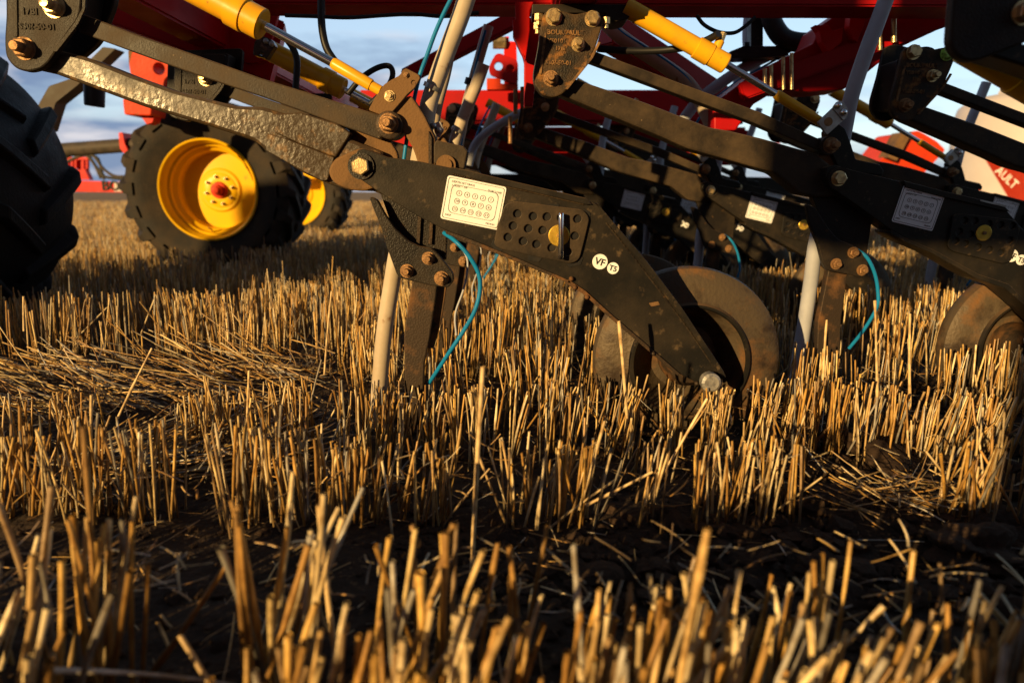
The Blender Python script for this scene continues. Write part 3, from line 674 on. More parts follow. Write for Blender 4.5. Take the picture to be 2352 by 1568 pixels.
plate('spring_seat', [(797, 306), (812, 288), (848, 284), (872, 300), (897, 325), (912, 350), (915, 372), (880, 362), (810, 330)], YA + .06, .03, 'muddy_cast', A, rnd_r=.008, bev=.003)
bm = bmesh.new(); c = at(893, 287, YA + .016); ring_tube(bm, [c + Vector((0, .07, 0)), c, c + Vector((0, -.002, 0))], [30 * YA / F, 30 * YA / F, 27 * YA / F], 32); kn = finish('link_eye', bm, 'worn_steel', A, smooth=True)
bolt(893, 284, YA + .014, 22, kn, 'bolt_rusty', .03)
cyl_parts(A, [(350, -76, 31), (604, 58, 9.5), (763, 144, 13), (874, 209, 11)], YA + .045, 'yellow_paint')
# boot, shank, tubes
bt = plate('boot_plate', [(847, 451), (866, 457), (885, 493), (909, 526), (938, 553), (962, 565), (991, 570), (1005, 582), (1041, 627), (1043, 645), (1030, 661), (986, 655), (919, 639), (911, 630), (888, 567), (876, 524), (856, 476)], YA + .01, .018, 'black_cast', A, rnd_r=.008, bev=.003)
for x, y, r in ((984, 593, 15), (935, 622, 16), (1014, 639, 17)): bolt(x, y, YA + .01, r, bt, 'bolt_rusty', .018)
web = plate('boot_web', [(872, 440), (960, 470), (1026, 520), (1024, 595), (1000, 590), (930, 570), (900, 520)], YA + .045, .03, 'black_cast', A, rnd_r=.004, bev=.002)
for x in (960, 988):
    finish('web_rib', plate('x', [(x, 490), (x + 8, 494), (x + 4, 562), (x - 4, 560)], YA + .036, .01, '', None, bm_only=True, bev=.001, rnd_r=.001), 'worn_steel', web)
plate('shank', [(948, 640), (1005, 640), (1001, 680), (987, 773), (974, 835), (968, 1000), (930, 1000), (928, 770), (931, 743)], YA + .035, .028, 'worn_steel', A, rnd_r=.004, bev=.003)
plate('rear_shank', [(1003, 650), (1026, 655), (1014, 734), (996, 800), (982, 800)], YA + .06, .02, 'rust_disc', A, rnd_r=.003)
hose('seed_tube', [(1080, -30, 1.72), (1057, 40, 1.73), (1030, 110, 1.74), (1004, 180, 1.745), (985, 240, 1.75), (975, 300, 1.75), (958, 380, 1.75), (935, 480, 1.75), (912, 580, 1.75), (900, 650, 1.75), (883, 760, 1.75), (872, 880, 1.75), (864, 980, 1.75)], 19, 'hose_white', A, sides=20)
hose('air_line', [(1046, -20, 1.70), (1022, 26, 1.70), (1000, 75, 1.70), (980, 130, 1.70), (963, 178, 1.70), (951, 230, 1.72), (936, 310, 1.73), (928, 366, 1.73)], 4.5, 'hose_blue', A)
hose('air_line', [(1020, 535, 1.70), (1045, 553, 1.66), (1075, 585, 1.65), (1099, 628, 1.65), (1102, 670, 1.65), (1090, 715, 1.65), (1066, 758, 1.66), (1034, 806, 1.67), (1005, 850, 1.70), (985, 880, 1.72)], 5, 'hose_blue', A)
rod('tube_clamp', [(996, 196, 1.742, 21), (992, 206, 1.743, 21)], 'galvanised', A, 20)
rod('tube_clamp', [(978, 300, 1.75, 20.5), (976, 306, 1.75, 20.5)], 'hose_black', A, 20)
hose('tube_clip_strap', [(1055, 560, 1.74), (1074, 600, 1.74), (1066, 660, 1.74), (1046, 720, 1.74), (1048, 770, 1.74)], 2.4, 'hose_grey', A)

# ---- unit B : on the second rank
YB = 1.97
lowB = at(1265, 181, YB)
B = thing('drill_opener', 'black opener on the centre bracket with four large bolts, running to the right edge', 'seed opener', (lowB.x, YB, 0), 'openers hanging under the seed drill')
ol = [(1248, 29), (1272, 21), (1298, 27), (1319, 34), (1356, 26), (1378, 32), (1385, 53), (1375, 87), (1361, 129), (1330, 174), (1293, 216), (1272, 225), (1245, 219), (1227, 195), (1225, 169), (1237, 106), (1243, 53)]
brB = plate('mounting_bracket', ol, YB, .020, 'rusty_cast', B, rnd_r=.014, bev=.004)
rb = plate('x', [(1250, 75), (1256, 75), (1244, 172), (1238, 170)], YB - .003, .005, '', None, bm_only=True, bev=.001, rnd_r=.001)
bm_join(rb, plate('x', [(1374, 96), (1380, 98), (1362, 134), (1304, 206), (1298, 204), (1356, 132)], YB - .003, .005, '', None, bm_only=True, bev=.001, rnd_r=.001))
finish('raised_rib', rb, 'lettering_dusty', brB)
for it in (('BOURGAULT', 1299, 76, 10), ('YS0101', 1279, 95, 9.5), ('17BI', 1287, 112, 9), ('S30?-50-01', 1283, 145, 9.5)): finish('cast_lettering', place_text([it], YB - .0005, R(2), .0020, bold=.0005), 'lettering_dusty', brB)
for x, y, r, m_, st in ((1272, 40, 18, 'bolt_zinc', False), (1361, 44, 17, 'bolt_zinc', False), (1328, 103, 15, 'bolt_zinc', True), (1265, 181, 17, 'bolt_rusty', True)):
    bolt(x, y, YB, r, brB, m_, .028, stub=st)
plate('bracket_back', [(x - 2, y + 2) for x, y in ol], YB + .12, .02, 'black_plate', B, rnd_r=.014, bev=.003)
plate('bracket_spacer', [(1240, 60), (1245, 190), (1258, 196), (1262, 60)], YB + .02, .10, 'black_plate', B)
plate('upper_link', [(1330, 104), (1369, 119), (1560, 190), (1750, 259), (1879, 318), (1915, 325), (1920, 340), (1900, 352), (1875, 344), (1731, 282), (1560, 218), (1340, 136)], YB + .03, .045, 'dusty_plate', B, rnd_r=.003, bev=.003)
plate('lower_link', [(1265, 165), (1322, 182), (1480, 235), (1631, 293), (1673, 300), (1750, 318), (1876, 354), (1915, 385), (1932, 420), (1929, 452), (1879, 454), (1837, 445), (1779, 397), (1731, 384), (1683, 370), (1578, 341), (1525, 317), (1367, 251), (1290, 219), (1258, 195)], YB + .03, .075, 'dusty_plate', B, rnd_r=.01, bev=.006)
bodyB = plate('opener_body', [(1898, 385), (1916, 378), (1958, 391), (2074, 418), (2164, 442), (2304, 474), (2352, 529), (2420, 620), (2490, 730), (2570, 850), (2560, 870), (2500, 850), (2440, 775), (2352, 690), (2312, 655), (2248, 632), (2143, 575), (2082, 548), (2048, 529), (1955, 462), (1912, 432), (1896, 408)], YB - .006, .08, 'black_plate', B, rnd_r=.006, bev=.002)
finish('top_flange', plate('x', [(2076, 415), (2164, 438), (2304, 470), (2320, 486), (2304, 484), (2164, 452), (2080, 430)], YB - .014, .095, '', None, bm_only=True, bev=.0015, rnd_r=.002), 'black_plate', bodyB)
finish('weld_flange', plate('x', [(2048, 529), (2082, 548), (2143, 573), (2248, 630), (2316, 652), (2356, 690), (2444, 776), (2438, 782), (2350, 698), (2308, 662), (2244, 640), (2140, 581), (2080, 556), (2046, 536)], YB - .014, .09, '', None, bm_only=True, bev=.001, rnd_r=.002), 'black_plate', bodyB)
finish('chalk_mark', plate('x', [(2252, 458), (2310, 472), (2310, 476), (2252, 462)], YB - .0155, .002, '', None, bm_only=True, bev=.0002, rnd_r=.0005), 'galvanised', bodyB)
bm = bmesh.new(); c = at(1926, 410, YB - .006); ring_tube(bm, [c, c + Vector((0, -.006, 0))], 25 * YB / F, 28); finish('pivot_collar', bm, 'black_cast', bodyB)
bolt(1926, 410, YB - .011, 17, bodyB, 'bolt_zinc', .026, stub=False)
sticker(bodyB, 2109, 478, 98, 83, R(13), YB - .0072)
Hb = [(2216, 507), (2240, 508), (2272, 515), (2299, 517), (2326, 519), (2204, 532), (2230, 539), (2258, 544), (2320, 552), (2196, 554), (2218, 560), (2247, 568), (2273, 574), (2300, 580)]
hole_panel(bodyB, [(2190, 494), (2205, 490), (2330, 505), (2344, 520), (2335, 560), (2322, 600), (2305, 606), (2190, 578), (2176, 568), (2184, 530)], [(x, y, 8) for x, y in Hb], (2260, 535, 18), YB - .006)
round_decal(bodyB, 2324, 587, 14.5, 'VF', R(17), YB - .006); round_decal(bodyB, 2346, 597, 12, 'T5', R(17), YB - .006)
wheel_part(B, Vector((at(2378, 795, 2.04).x, 2.03, at(2370, 795, 2.10).z)), .248)
plate('tower', [(1903, 300), (1926, 284), (1942, 296), (1955, 330), (1966, 366), (2022, 378), (2031, 392), (2027, 404), (1960, 396), (1925, 385), (1905, 340)], YB + .035, .05, 'black_plate', B, rnd_r=.005, bev=.003)
clB = plate('clevis', [(1879, 281), (1916, 246), (1937, 277), (1900, 310)], YB + .012, .012, 'galvanised', B, holes=[(1903, 280, 5)], rnd_r=.003, bev=.001)
finish('clevis_tab', plate('x', [(1912, 248), (1922, 234), (1934, 231), (1948, 250), (1946, 268), (1938, 278)], YB + .008, .006, '', None, bm_only=True, bev=.0008, rnd_r=.006), 'galvanised', clB)
for x, y in ((1925, 242), (1937, 258)):
    b = bmesh.new(); bmesh.ops.create_uvsphere(b, u_segments=16, v_segments=10, radius=8 * YB / F, matrix=Matrix.Translation(at(x, y, YB + .006))); finish('round_head_bolt', b, 'chrome', clB, smooth=True)
bm = bmesh.new(); c = at(1903, 280, YB + .011); ring_tube(bm, [c + Vector((0, .004, 0)), c], 9.5 * YB / F, 20); finish('pin_boss', bm, 'bolt_rusty', clB)
plate('clevis_back', [(1879, 281), (1916, 246), (1937, 277), (1900, 310)], YB + .07, .012, 'galvanised', B, rnd_r=.003)
bm = bmesh.new(); c = at(1905, 334, YB + .016); ring_tube(bm, [c + Vector((0, .06, 0)), c], 20 * YB / F, 24); kn = finish('link_eye', bm, 'worn_steel', B, smooth=True)
bolt(1908, 334, YB + .014, 17, kn, 'bolt_rusty', .034)
plate('spring_seat', [(1880, 352), (1890, 345), (1925, 345), (1938, 380), (1882, 392)], YB + .05, .03, 'muddy_cast', B, rnd_r=.006)
cyB = cyl_parts(B, [(1436, 16, 19.5), (1668, 148, 7.5), (1781, 216, 11), (1888, 282, 10)], YB + .045, 'yellow_paint', port=(1640, 124, 1654, 94, 10))
btB = plate('boot_plate', [(1851, 468), (1873, 476), (1903, 524), (1926, 550), (1958, 563), (1979, 577), (1995, 603), (1991, 629), (1976, 637), (1942, 629), (1900, 621), (1889, 603), (1879, 563), (1858, 511)], YB + .01, .018, 'black_cast', B, rnd_r=.008, bev=.003)
for x, y in ((1959, 580), (1920, 606), (1980, 620)): bolt(x, y, YB + .01, 13, btB, 'bolt_rusty', .018)
plate('boot_web', [(1862, 440), (1960, 462), (2004, 500), (1990, 592), (1900, 545)], YB + .045, .03, 'black_cast', B, rnd_r=.004)
plate('shank', [(1903, 620), (1947, 628), (1932, 735), (1925, 930), (1872, 930), (1879, 740)], YB + .035, .028, 'worn_steel', B, rnd_r=.004, bev=.003)
hose('seed_tube', [(2038, -10, 2.05), (2016, 50, 2.05), (1985, 132, 2.05), (1955, 224, 2.06), (1940, 300, 2.08), (1920, 400, 2.09), (1895, 480, 2.09), (1873, 560, 2.05), (1863, 640, 2.05), (1846, 755, 2.05), (1822, 900, 2.05)], 16, 'hose_grey', B, sides=20)
hose('air_line', [(1962, 570, 2.0), (1990, 590, 1.98), (2008, 625, 1.98), (2016, 665, 1.98), (2014, 705, 1.98), (1985, 756, 2.0), (1950, 800, 2.03)], 4, 'hose_blue', B)

# ---- repeats of the two along the ranks
G = 'openers hanging under the seed drill'
def rep(src, dx, dy, dz, label, skip=()):
    c = copy_tree(src, None, skip); c.location = src.location + Vector((dx, dy, dz)); c['label'] = label
    c.name = 'drill_opener'; return c
rep(A, .0, .77, -.035, 'black opener directly behind the nearest one, its dull yellow cylinder under the long muddy link', skip=('air_line',))
rep(A, .02, 1.9, -.03, 'black opener farthest back on the left rank, boot seen low behind the nearest boot')
rep(B, -.035, 1.13, -.03, 'second black opener back on the centre rank, behind the bracket with four large bolts')
rep(B, -.06, 2.26, -.03, 'third black opener back on the centre rank, white depth decal half hidden by a boot')
rep(B, -.09, 3.39, -.03, 'fourth black opener back on the centre rank, only its boot bolts catching the light')
rep(B, -.12, 4.52, -.03, 'fifth black opener back on the centre rank, the smallest boot in the row')
rep(A, .05, 2.9, -.02, 'black opener of the left rank deep in the machine, mostly hidden by the nearer links')
rep(B, -.45, 2.05, .0, 'black opener filling the gap behind the centre bracket, links dark against the red beam')
rep(B, -.50, 3.10, .02, 'second black opener in the gap behind the centre bracket, just above the nearest decal')
rep(B, .55, 2.55, -.01, 'black opener behind the nearer white decals, its arms dark under the long centre links')
rep(B, .50, 3.75, -.01, 'black opener deepest in the tangle right of centre, only dark links showing')
lowC = at(2079, 242, 2.24)
Cc = rep(B, lowC.x - lowB.x, .27, lowC.z - lowB.z, 'black opener on the shaded right bracket with one green bolt head, links leaving the frame', skip=('opener_body', 'packer_wheel', 'boot_plate', 'boot_web', 'shank', 'seed_tube', 'air_line', 'cylinder'))
for ch in kids(Cc):
    if ch.name.startswith('mounting_bracket'):
        bs = [b for b in kids(ch) if b.name.startswith('bolt')]
        ctr = lambda b: sum((v.co for v in b.data.vertices), Vector()) / len(b.data.vertices)
        o = max(bs, key=lambda b: ctr(b).x + ctr(b).z); o.data = o.data.copy(); o.data.materials[0] = MATS['bolt_green']; o['label'] = 'green painted bolt head'
rep(B, lowC.x - lowB.x + .04, 1.30, lowC.z - lowB.z, 'black opener behind the right bracket, small grey clevis in front of the pale tank')
# the out of focus one at the top right corner
YD = 1.15
d0 = at(2230, 100, YD)
D = thing('drill_opener', 'blurred dark opener bracket nearest the camera in the top right corner', 'seed opener', (d0.x, YD, 0), G)
plate('mounting_bracket', [(2196, -60), (2186, 40), (2182, 99), (2194, 125), (2216, 140), (2240, 142), (2262, 134), (2352, 100), (2470, 40), (2500, -60)], YD, .02, 'black_cast', D, rnd_r=.02, bev=.004)
plate('bracket_back', [(2196, -60), (2186, 40), (2182, 99), (2194, 125), (2216, 140), (2240, 142), (2262, 134), (2352, 100), (2470, 40), (2500, -60)], YD + .10, .02, 'black_plate', D, rnd_r=.02, bev=.004)
bolt(2350, 30, YD, 26, D, 'bolt_zinc', .02)
plate('lower_link', [(2240, 80), (2352, 100), (2560, 170), (2560, 225), (2352, 152), (2250, 120)], YD + .03, .06, 'black_plate', D, rnd_r=.004, bev=.004)
rod('cylinder', [(2215, 112, YD + .16, 30), (2330, 178, YD + .16, 30), (2331, 178, YD + .16, 35), (2480, 262, YD + .16, 35)], 'yellow_paint', D, 28)

# ------------------------------------------------------------------ the drill's red frame
fr = thing('seed_drill', 'dark red box beam frame of the seed drill crossing the top of the picture', 'frame', (0, 2.3, 0))
def fbeam(name, a, b, w_, h_, m_='red_paint', bev=.006, parent=fr, label=None): return finish(name, beam_bm(Vector(a), Vector(b), w_, h_, bev), m_, parent, label=label)
p = at(1176, 38, 2.46); fbeam('top_beam', (-.9, 2.38, p.z + .085), (1.62, 2.38, p.z + .075), .16, .17)
fbeam('top_rail', (.14, 2.22, p.z + .155), (3.2, 2.22, p.z + .155), .06, .10, 'red_bright')
# heavy diagonal tube upper left
fbeam('wing_beam', at(100, -75, 2.55), at(640, 130, 2.75), .18, .22)
plate('gusset_plate', [(255, -40), (262, 30), (480, 122), (575, 146), (610, 140), (640, 30), (640, -40)], 2.62, .02, 'red_paint', fr, rnd_r=.01)
# rear beams, running with the links
z1 = at(1100, 206, 4.4).z; z0 = at(1100, 284, 4.4).z
fbeam('rear_beam', (-.95, 4.5, (z0 + z1) / 2), (1.45, 4.5, (z0 + z1) / 2), .20, z1 - z0, bev=.02)
z1 = at(1100, 290, 4.6).z; z0 = at(1100, 345, 4.6).z
fbeam('rear_beam', (-.95, 4.75, (z0 + z1) / 2), (1.55, 4.75, (z0 + z1) / 2), .20, z1 - z0, bev=.02)
z1 = at(1100, 350, 4.9).z; z0 = at(1100, 378, 4.9).z
fbeam('rear_beam', (-.9, 5.0, (z0 + z1) / 2), (1.6, 5.0, (z0 + z1) / 2), .15, z1 - z0, bev=.01)
# transverse tube that carries the centre rank
fbeam('cross_tube', (lowB.x + .07, 1.80, 1.175), (lowB.x + .07, 7.2, 1.10), .11, .11, bev=.008)
fbeam('cross_tube', (lowA.x + .03, 1.55, 1.19), (lowA.x + .03, 5.2, 1.15), .11, .11, bev=.008)
z0 = at(1400, 402, 6.2).z; z1 = at(1400, 352, 6.2).z
fbeam('low_rear_beam', (at(1090, 400, 6.2).x, 6.2, z1), (at(1780, 400, 6.2).x, 6.2, z1), .15, .16)
finish('packer_gang_tube', beam_bm(Vector((at(1070, 420, 6.0).x, 6.0, at(1400, 418, 6.0).z)), Vector((at(2010, 420, 6.0).x, 6.0, at(1400, 430, 6.0).z)), .12, .14), 'black_plate', fr)
# diagonals
fbeam('brace', at(930, 178, 3.0), at(1200, 36, 2.9), .05, .06)
fbeam('brace', at(1395, 70, 2.9), at(1660, 240, 3.3), .10, .12)
# bright post and foot left of the centre bracket
plate('post', [(1183, 4), (1226, 4), (1217, 26), (1217, 70), (1211, 113), (1207, 137), (1196, 118), (1178, 80), (1178, 46), (1184, 46)], 2.24, .05, 'red_bright', fr, rnd_r=.004, bev=.003)
plate('post_wedge', [(1184, 60), (1248, 24), (1248, 110), (1230, 180), (1224, 244), (1204, 244), (1204, 140)], 2.30, .06, 'red_paint', fr, rnd_r=.004, bev=.003)
# heavy tube upper right
plate('right_tube', [(1640, 238), (1731, 168), (1797, 135), (1868, 100), (1885, 60), (1945, 18), (2195, 18), (2195, 50), (2061, 112), (1995, 165), (1940, 205), (1863, 211), (1784, 208), (1731, 240), (1690, 300), (1640, 300)], 2.60, .16, 'red_paint', fr, rnd_r=.006, bev=.006)
fbeam('right_tube_cap', at(1700, 212, 2.55), at(2230, 20, 2.55), .03, .06)
plate('lug', [(1945, 20), (1992, 20), (1984, 60), (1969, 98), (1958, 90), (1951, 60), (1954, 34)], 2.52, .04, 'red_bright', fr, rnd_r=.003)
plate('lug', [(1871, 58), (1903, 58), (1913, 71), (1937, 64), (1934, 98), (1903, 121), (1888, 96), (1882, 71)], 2.54, .04, 'red_bright', fr, rnd_r=.003)
for x, y0, y1, r in ((1757, 158, 206, 4.5), (1771, 150, 206, 4.5), (1799, 132, 206, 4), (1818, 122, 206, 4), (2053, 18, 98, 5.5), (2021, 66, 116, 4.5), (1150, 0, 0, 0)):
    if r: rod('u_bolt', [(x, y0, 2.5, r), (x, y1, 2.5, r)], 'bolt_zinc', fr, 12)
# clamp bolts beside the centre bracket
for x, y, Y in ((1237, 42, YB + .02), (1235, 62, YB + .04), (1391, 50, YB + .02)):
    rod('clamp_bolt', [(x, y - 9, Y, 10), (x, y + 6, Y, 10), (x, y + 7, Y, 6), (x, y + 16, Y, 6)], 'bolt_zinc', fr, 6)
plate('clamp_plate', [(1222, 10), (1448, 10), (1452, 30), (1442, 44), (1415, 50), (1392, 40), (1392, 30), (1232, 30), (1222, 34)], YB + .03, .10, 'black_plate', fr, rnd_r=.004)
for x, y0, y1 in ((1184, 205, 262), (1200, 200, 250), (1172, 268, 330)):
    rod('u_bolt', [(x, y0, 2.9, 5), (x, y1, 2.9, 5)], 'bolt_rusty', fr, 10)
plate('hose_bracket', [(1678, 118), (1708, 106), (1812, 106), (1812, 128), (1760, 132), (1680, 134)], 2.9, .10, 'black_plate', fr, rnd_r=.003)
plate('hanger', [(1725, 30), (1753, 30), (1753, 108), (1725, 108)], 2.95, .05, 'black_plate', fr, rnd_r=.003)
for x in (1715, 1790): rod('hanger_bolt', [(x, 98, 2.9, 6), (x, 107, 2.9, 6)], 'black_plate', fr, 6)

# added blocks behind the camera, out of view, shaped to shade the drill
finish('shade_blocker_box', box_bm(-1.98, 2.4, -2.2, -1.9, 1.47, 2.7, .02), 'red_paint', fr)
finish('shade_blocker_shelf', box_bm(-2.22, -2.0, -2.2, -1.9, 1.47, 2.12, .01), 'red_paint', fr)
finish('shade_blocker_rail', box_bm(-4.65, -3.26, -2.2, -1.9, 2.12, 2.8, .02), 'red_paint', fr)
finish('shade_blocker_rail', box_bm(-3.25, -2.99, -2.2, -1.9, 2.32, 2.8, .01), 'red_paint', fr)
finish('shade_blocker_rail', box_bm(-2.98, -2.26, -2.2, -1.9, 2.12, 2.8, .02), 'red_paint', fr)
finish('shade_blocker_step', box_bm(-5.35, -4.67, -2.2, -1.9, 2.12, 2.60, .02), 'red_paint', fr)
finish('shade_blocker_low', box_bm(-1.38, 1.4, -2.3, -1.8, .30, 1.42, .05), 'red_paint', fr)
finish('shade_blocker_left', box_bm(-7.6, -5.4, -2.3, -1.8, .25, 2.4, .05), 'rubber_shaded', fr)
# ------------------------------------------------------------------ red mast seen between the beams
ms = thing('lift_bracket', 'bright red bracket with a large nut and slotted plate standing on the rear beam', 'bracket', (at(1150, 200, 4.2).x, 4.3, 0))
plate('upright', [(1157, 84), (1169, 84), (1169, 95), (1186, 96), (1190, 205), (1158, 205)], 4.2, .08, 'red_bright', ms, rnd_r=.004)
plate('slotted_plate', [(1140, 120), (1190, 138), (1190, 196), (1125, 172), (1122, 155)], 4.15, .03, 'red_paint', ms, rnd_r=.03, holes=[(1145, 152, 9), (1172, 158, 9)])
plate('foot', [(1118, 180), (1150, 180), (1150, 192), (1190, 196), (1190, 206), (1118, 206)], 4.18, .06, 'orange_red', ms, rnd_r=.003)
bm = bmesh.new(); c = at(1150, 99, 4.2); ring_tube(bm, [c + Vector((-.045, 0, 0)), c + Vector((.03, 0, 0))], 13 * 4.2 / F, 6); finish('nut', bm, 'bolt_zinc', ms)

# ------------------------------------------------------------------ hoses of their own
def loose_hose(name, label, pts, r, m_, cat='hose', group=None, sides=14):
    o = hose(name, pts, r, m_, None, sides=sides); return tag(o, label, cat, group)
HG = 'hoses on the drill'
loose_hose('hydraulic_hose', 'black hose dropping from the top beam behind the long chrome rod', [(738, -10, 2.15), (738, 40, 2.15), (742, 80, 2.15), (752, 115, 2.15), (776, 150, 2.15)], 8, 'hose_black', group=HG)
loose_hose('hydraulic_hose', 'black hose looping up and over behind the muddy clevis', [(800, 215, 2.1), (830, 180, 2.1), (865, 157, 2.1), (893, 152, 2.1), (902, 170, 2.1), (890, 200, 2.1), (850, 240, 2.1)], 6, 'hose_black', group=HG)
loose_hose('hydraulic_hose', 'short black hose elbow beside the dull yellow cylinder', [(650, 80, 2.2), (672, 110, 2.2), (682, 140, 2.2), (680, 190, 2.2), (676, 230, 2.2)], 7, 'hose_black', group=HG)
loose_hose('hydraulic_hose', 'thick black hose running level from the centre bracket to the bright yellow cylinder port', [(1372, 112, 2.1), (1440, 117, 2.1), (1520, 116, 2.08), (1590, 106, 2.05), (1625, 92, 2.02), (1650, 78, 1.99)], 7.5, 'hose_black', group=HG)
loose_hose('hydraulic_hose', 'thin black hose curving above the bright yellow cylinder under the beam', [(1600, 36, 2.2), (1618, 58, 2.2), (1650, 74, 2.2), (1685, 76, 2.2), (1710, 62, 2.2), (1735, 40, 2.2)], 4, 'hose_black', group=HG)
loose_hose('air_hose', 'fat black ribbed elbow hose below the beam at the right', [(1765, 20, 2.9), (1778, 60, 2.9), (1800, 88, 2.9), (1835, 98, 2.9), (1875, 96, 2.9), (1910, 90, 2.9)], 20, 'hose_black', group=HG, sides=20)
loose_hose('seed_hose', 'white hose arching down between the centre bracket and the bright yellow cylinder', [(1380, 40, 2.7), (1410, 72, 2.7), (1452, 104, 2.7), (1500, 135, 2.7), (1545, 165, 2.7), (1582, 195, 2.7), (1612, 240, 2.7), (1640, 300, 2.7)], 15, 'hose_white', group=HG, sides=18)
loose_hose('air_line', 'teal line along the top of the arching white hose', [(1398, 44, 2.68), (1430, 76, 2.68), (1478, 106, 2.68), (1530, 140, 2.68), (1575, 176, 2.68), (1608, 222, 2.68)], 3, 'hose_blue', group=HG)
loose_hose('seed_hose', 'grey hose slanting up to the right behind the chrome rod', [(1560, 290, 3.0), (1600, 236, 3.0), (1650, 195, 3.0), (1720, 150, 3.0), (1800, 112, 3.0)], 12, 'hose_grey', group=HG, sides=16)
loose_hose('air_line', 'teal line slanting up to the right beside the grey hose', [(1590, 300, 2.95), (1625, 245, 2.95), (1690, 190, 2.95), (1760, 150, 2.95), (1860, 92, 2.95)], 2.5, 'hose_blue', group=HG)
loose_hose('seed_hose', 'upright grey hose with a black clip below the beam at the right', [(1722, 30, 3.1), (1718, 80, 3.1), (1722, 120, 3.1), (1738, 170, 3.1)], 12, 'hose_grey', group=HG, sides=16)
loose_hose('seed_hose', 'pale hose with a teal line and black clip left of the bright red bracket', [(1122, 60, 2.6), (1105, 120, 2.6), (1088, 180, 2.6), (1072, 240, 2.6), (1058, 310, 2.6), (1050, 350, 2.6)], 11, 'hose_white', group=HG, sides=16)
loose_hose('air_line', 'teal line lying on the pale hose left of the bright red bracket', [(1115, 70, 2.56), (1098, 130, 2.56), (1086, 185, 2.56), (1078, 240, 2.56), (1064, 300, 2.56), (1056, 345, 2.56)], 3, 'hose_blue', group=HG)
loose_hose('hose_clip', 'black clip round the pale hose with the teal line', [(1083, 182, 2.6), (1079, 196, 2.6)], 13, 'hose_black', cat='clip')
loose_hose('seed_hose', 'short pale hose bending down in front of the rear red beam', [(1215, 250, 3.4), (1160, 278, 3.4), (1118, 305, 3.4), (1090, 335, 3.4), (1076, 380, 3.4)], 9, 'hose_grey', group=HG, sides=16)
loose_hose('seed_hose', 'second pale hose just behind the thick white seed tube of the nearest opener', [(1040, 90, 2.0), (1024, 170, 2.0), (1006, 240, 2.0), (996, 300, 2.0), (990, 350, 2.0)], 11, 'hose_white', group=HG, sides=16)
loose_hose('seed_hose', 'white hose end dropping in front of the rear beam right of centre', [(1640, 300, 2.7), (1650, 330, 2.7), (1655, 345, 2.7)], 12, 'hose_white', group=HG, sides=16) if False else None
loose_hose('wire_loom', 'thin black loom sagging under the top beam', [(655, 36, 2.2), (720, 38, 2.2), (800, 41, 2.2), (880, 36, 2.2), (950, 33, 2.2), (1020, 38, 2.2), (1100, 30, 2.2)], 4, 'hose_black', cat='cable')
tk = thing('clevis_mount', 'silver two bolt clevis tab on the white seed tube of the nearest opener', 'bracket', (at(1004, 300, 1.74).x, 1.74, 0))
plate('tab', [(994, 284), (1012, 278), (1020, 300), (1008, 318), (998, 305)], 1.735, .006, 'galvanised', tk, rnd_r=.004)
for x, y in ((996, 289), (1008, 299)):
    b = bmesh.new(); bmesh.ops.create_uvsphere(b, u_segments=16, v_segments=10, radius=7 * 1.73 / F, matrix=Matrix.Translation(at(x, y, 1.732))); finish('round_head_bolt', b, 'galvanised', tk, smooth=True)
tk2 = thing('clevis_mount', 'dark two bolt clevis at the head of the dull yellow cylinder', 'bracket', (at(604, 110, 2.3).x, 2.3, 0))
plate('tab', [(584, 96), (600, 82), (622, 90), (632, 104), (612, 136), (580, 126)], 2.28, .03, 'black_glossy', tk2, rnd_r=.006, holes=[(600, 124, 4)])
for x, y in ((611, 95), (624, 101)):
    b = bmesh.new(); bmesh.ops.create_uvsphere(b, u_segments=16, v_segments=10, radius=6 * 2.3 / F, matrix=Matrix.Translation(at(x, y, 2.275))); finish('round_head_bolt', b, 'galvanised', tk2, smooth=True)

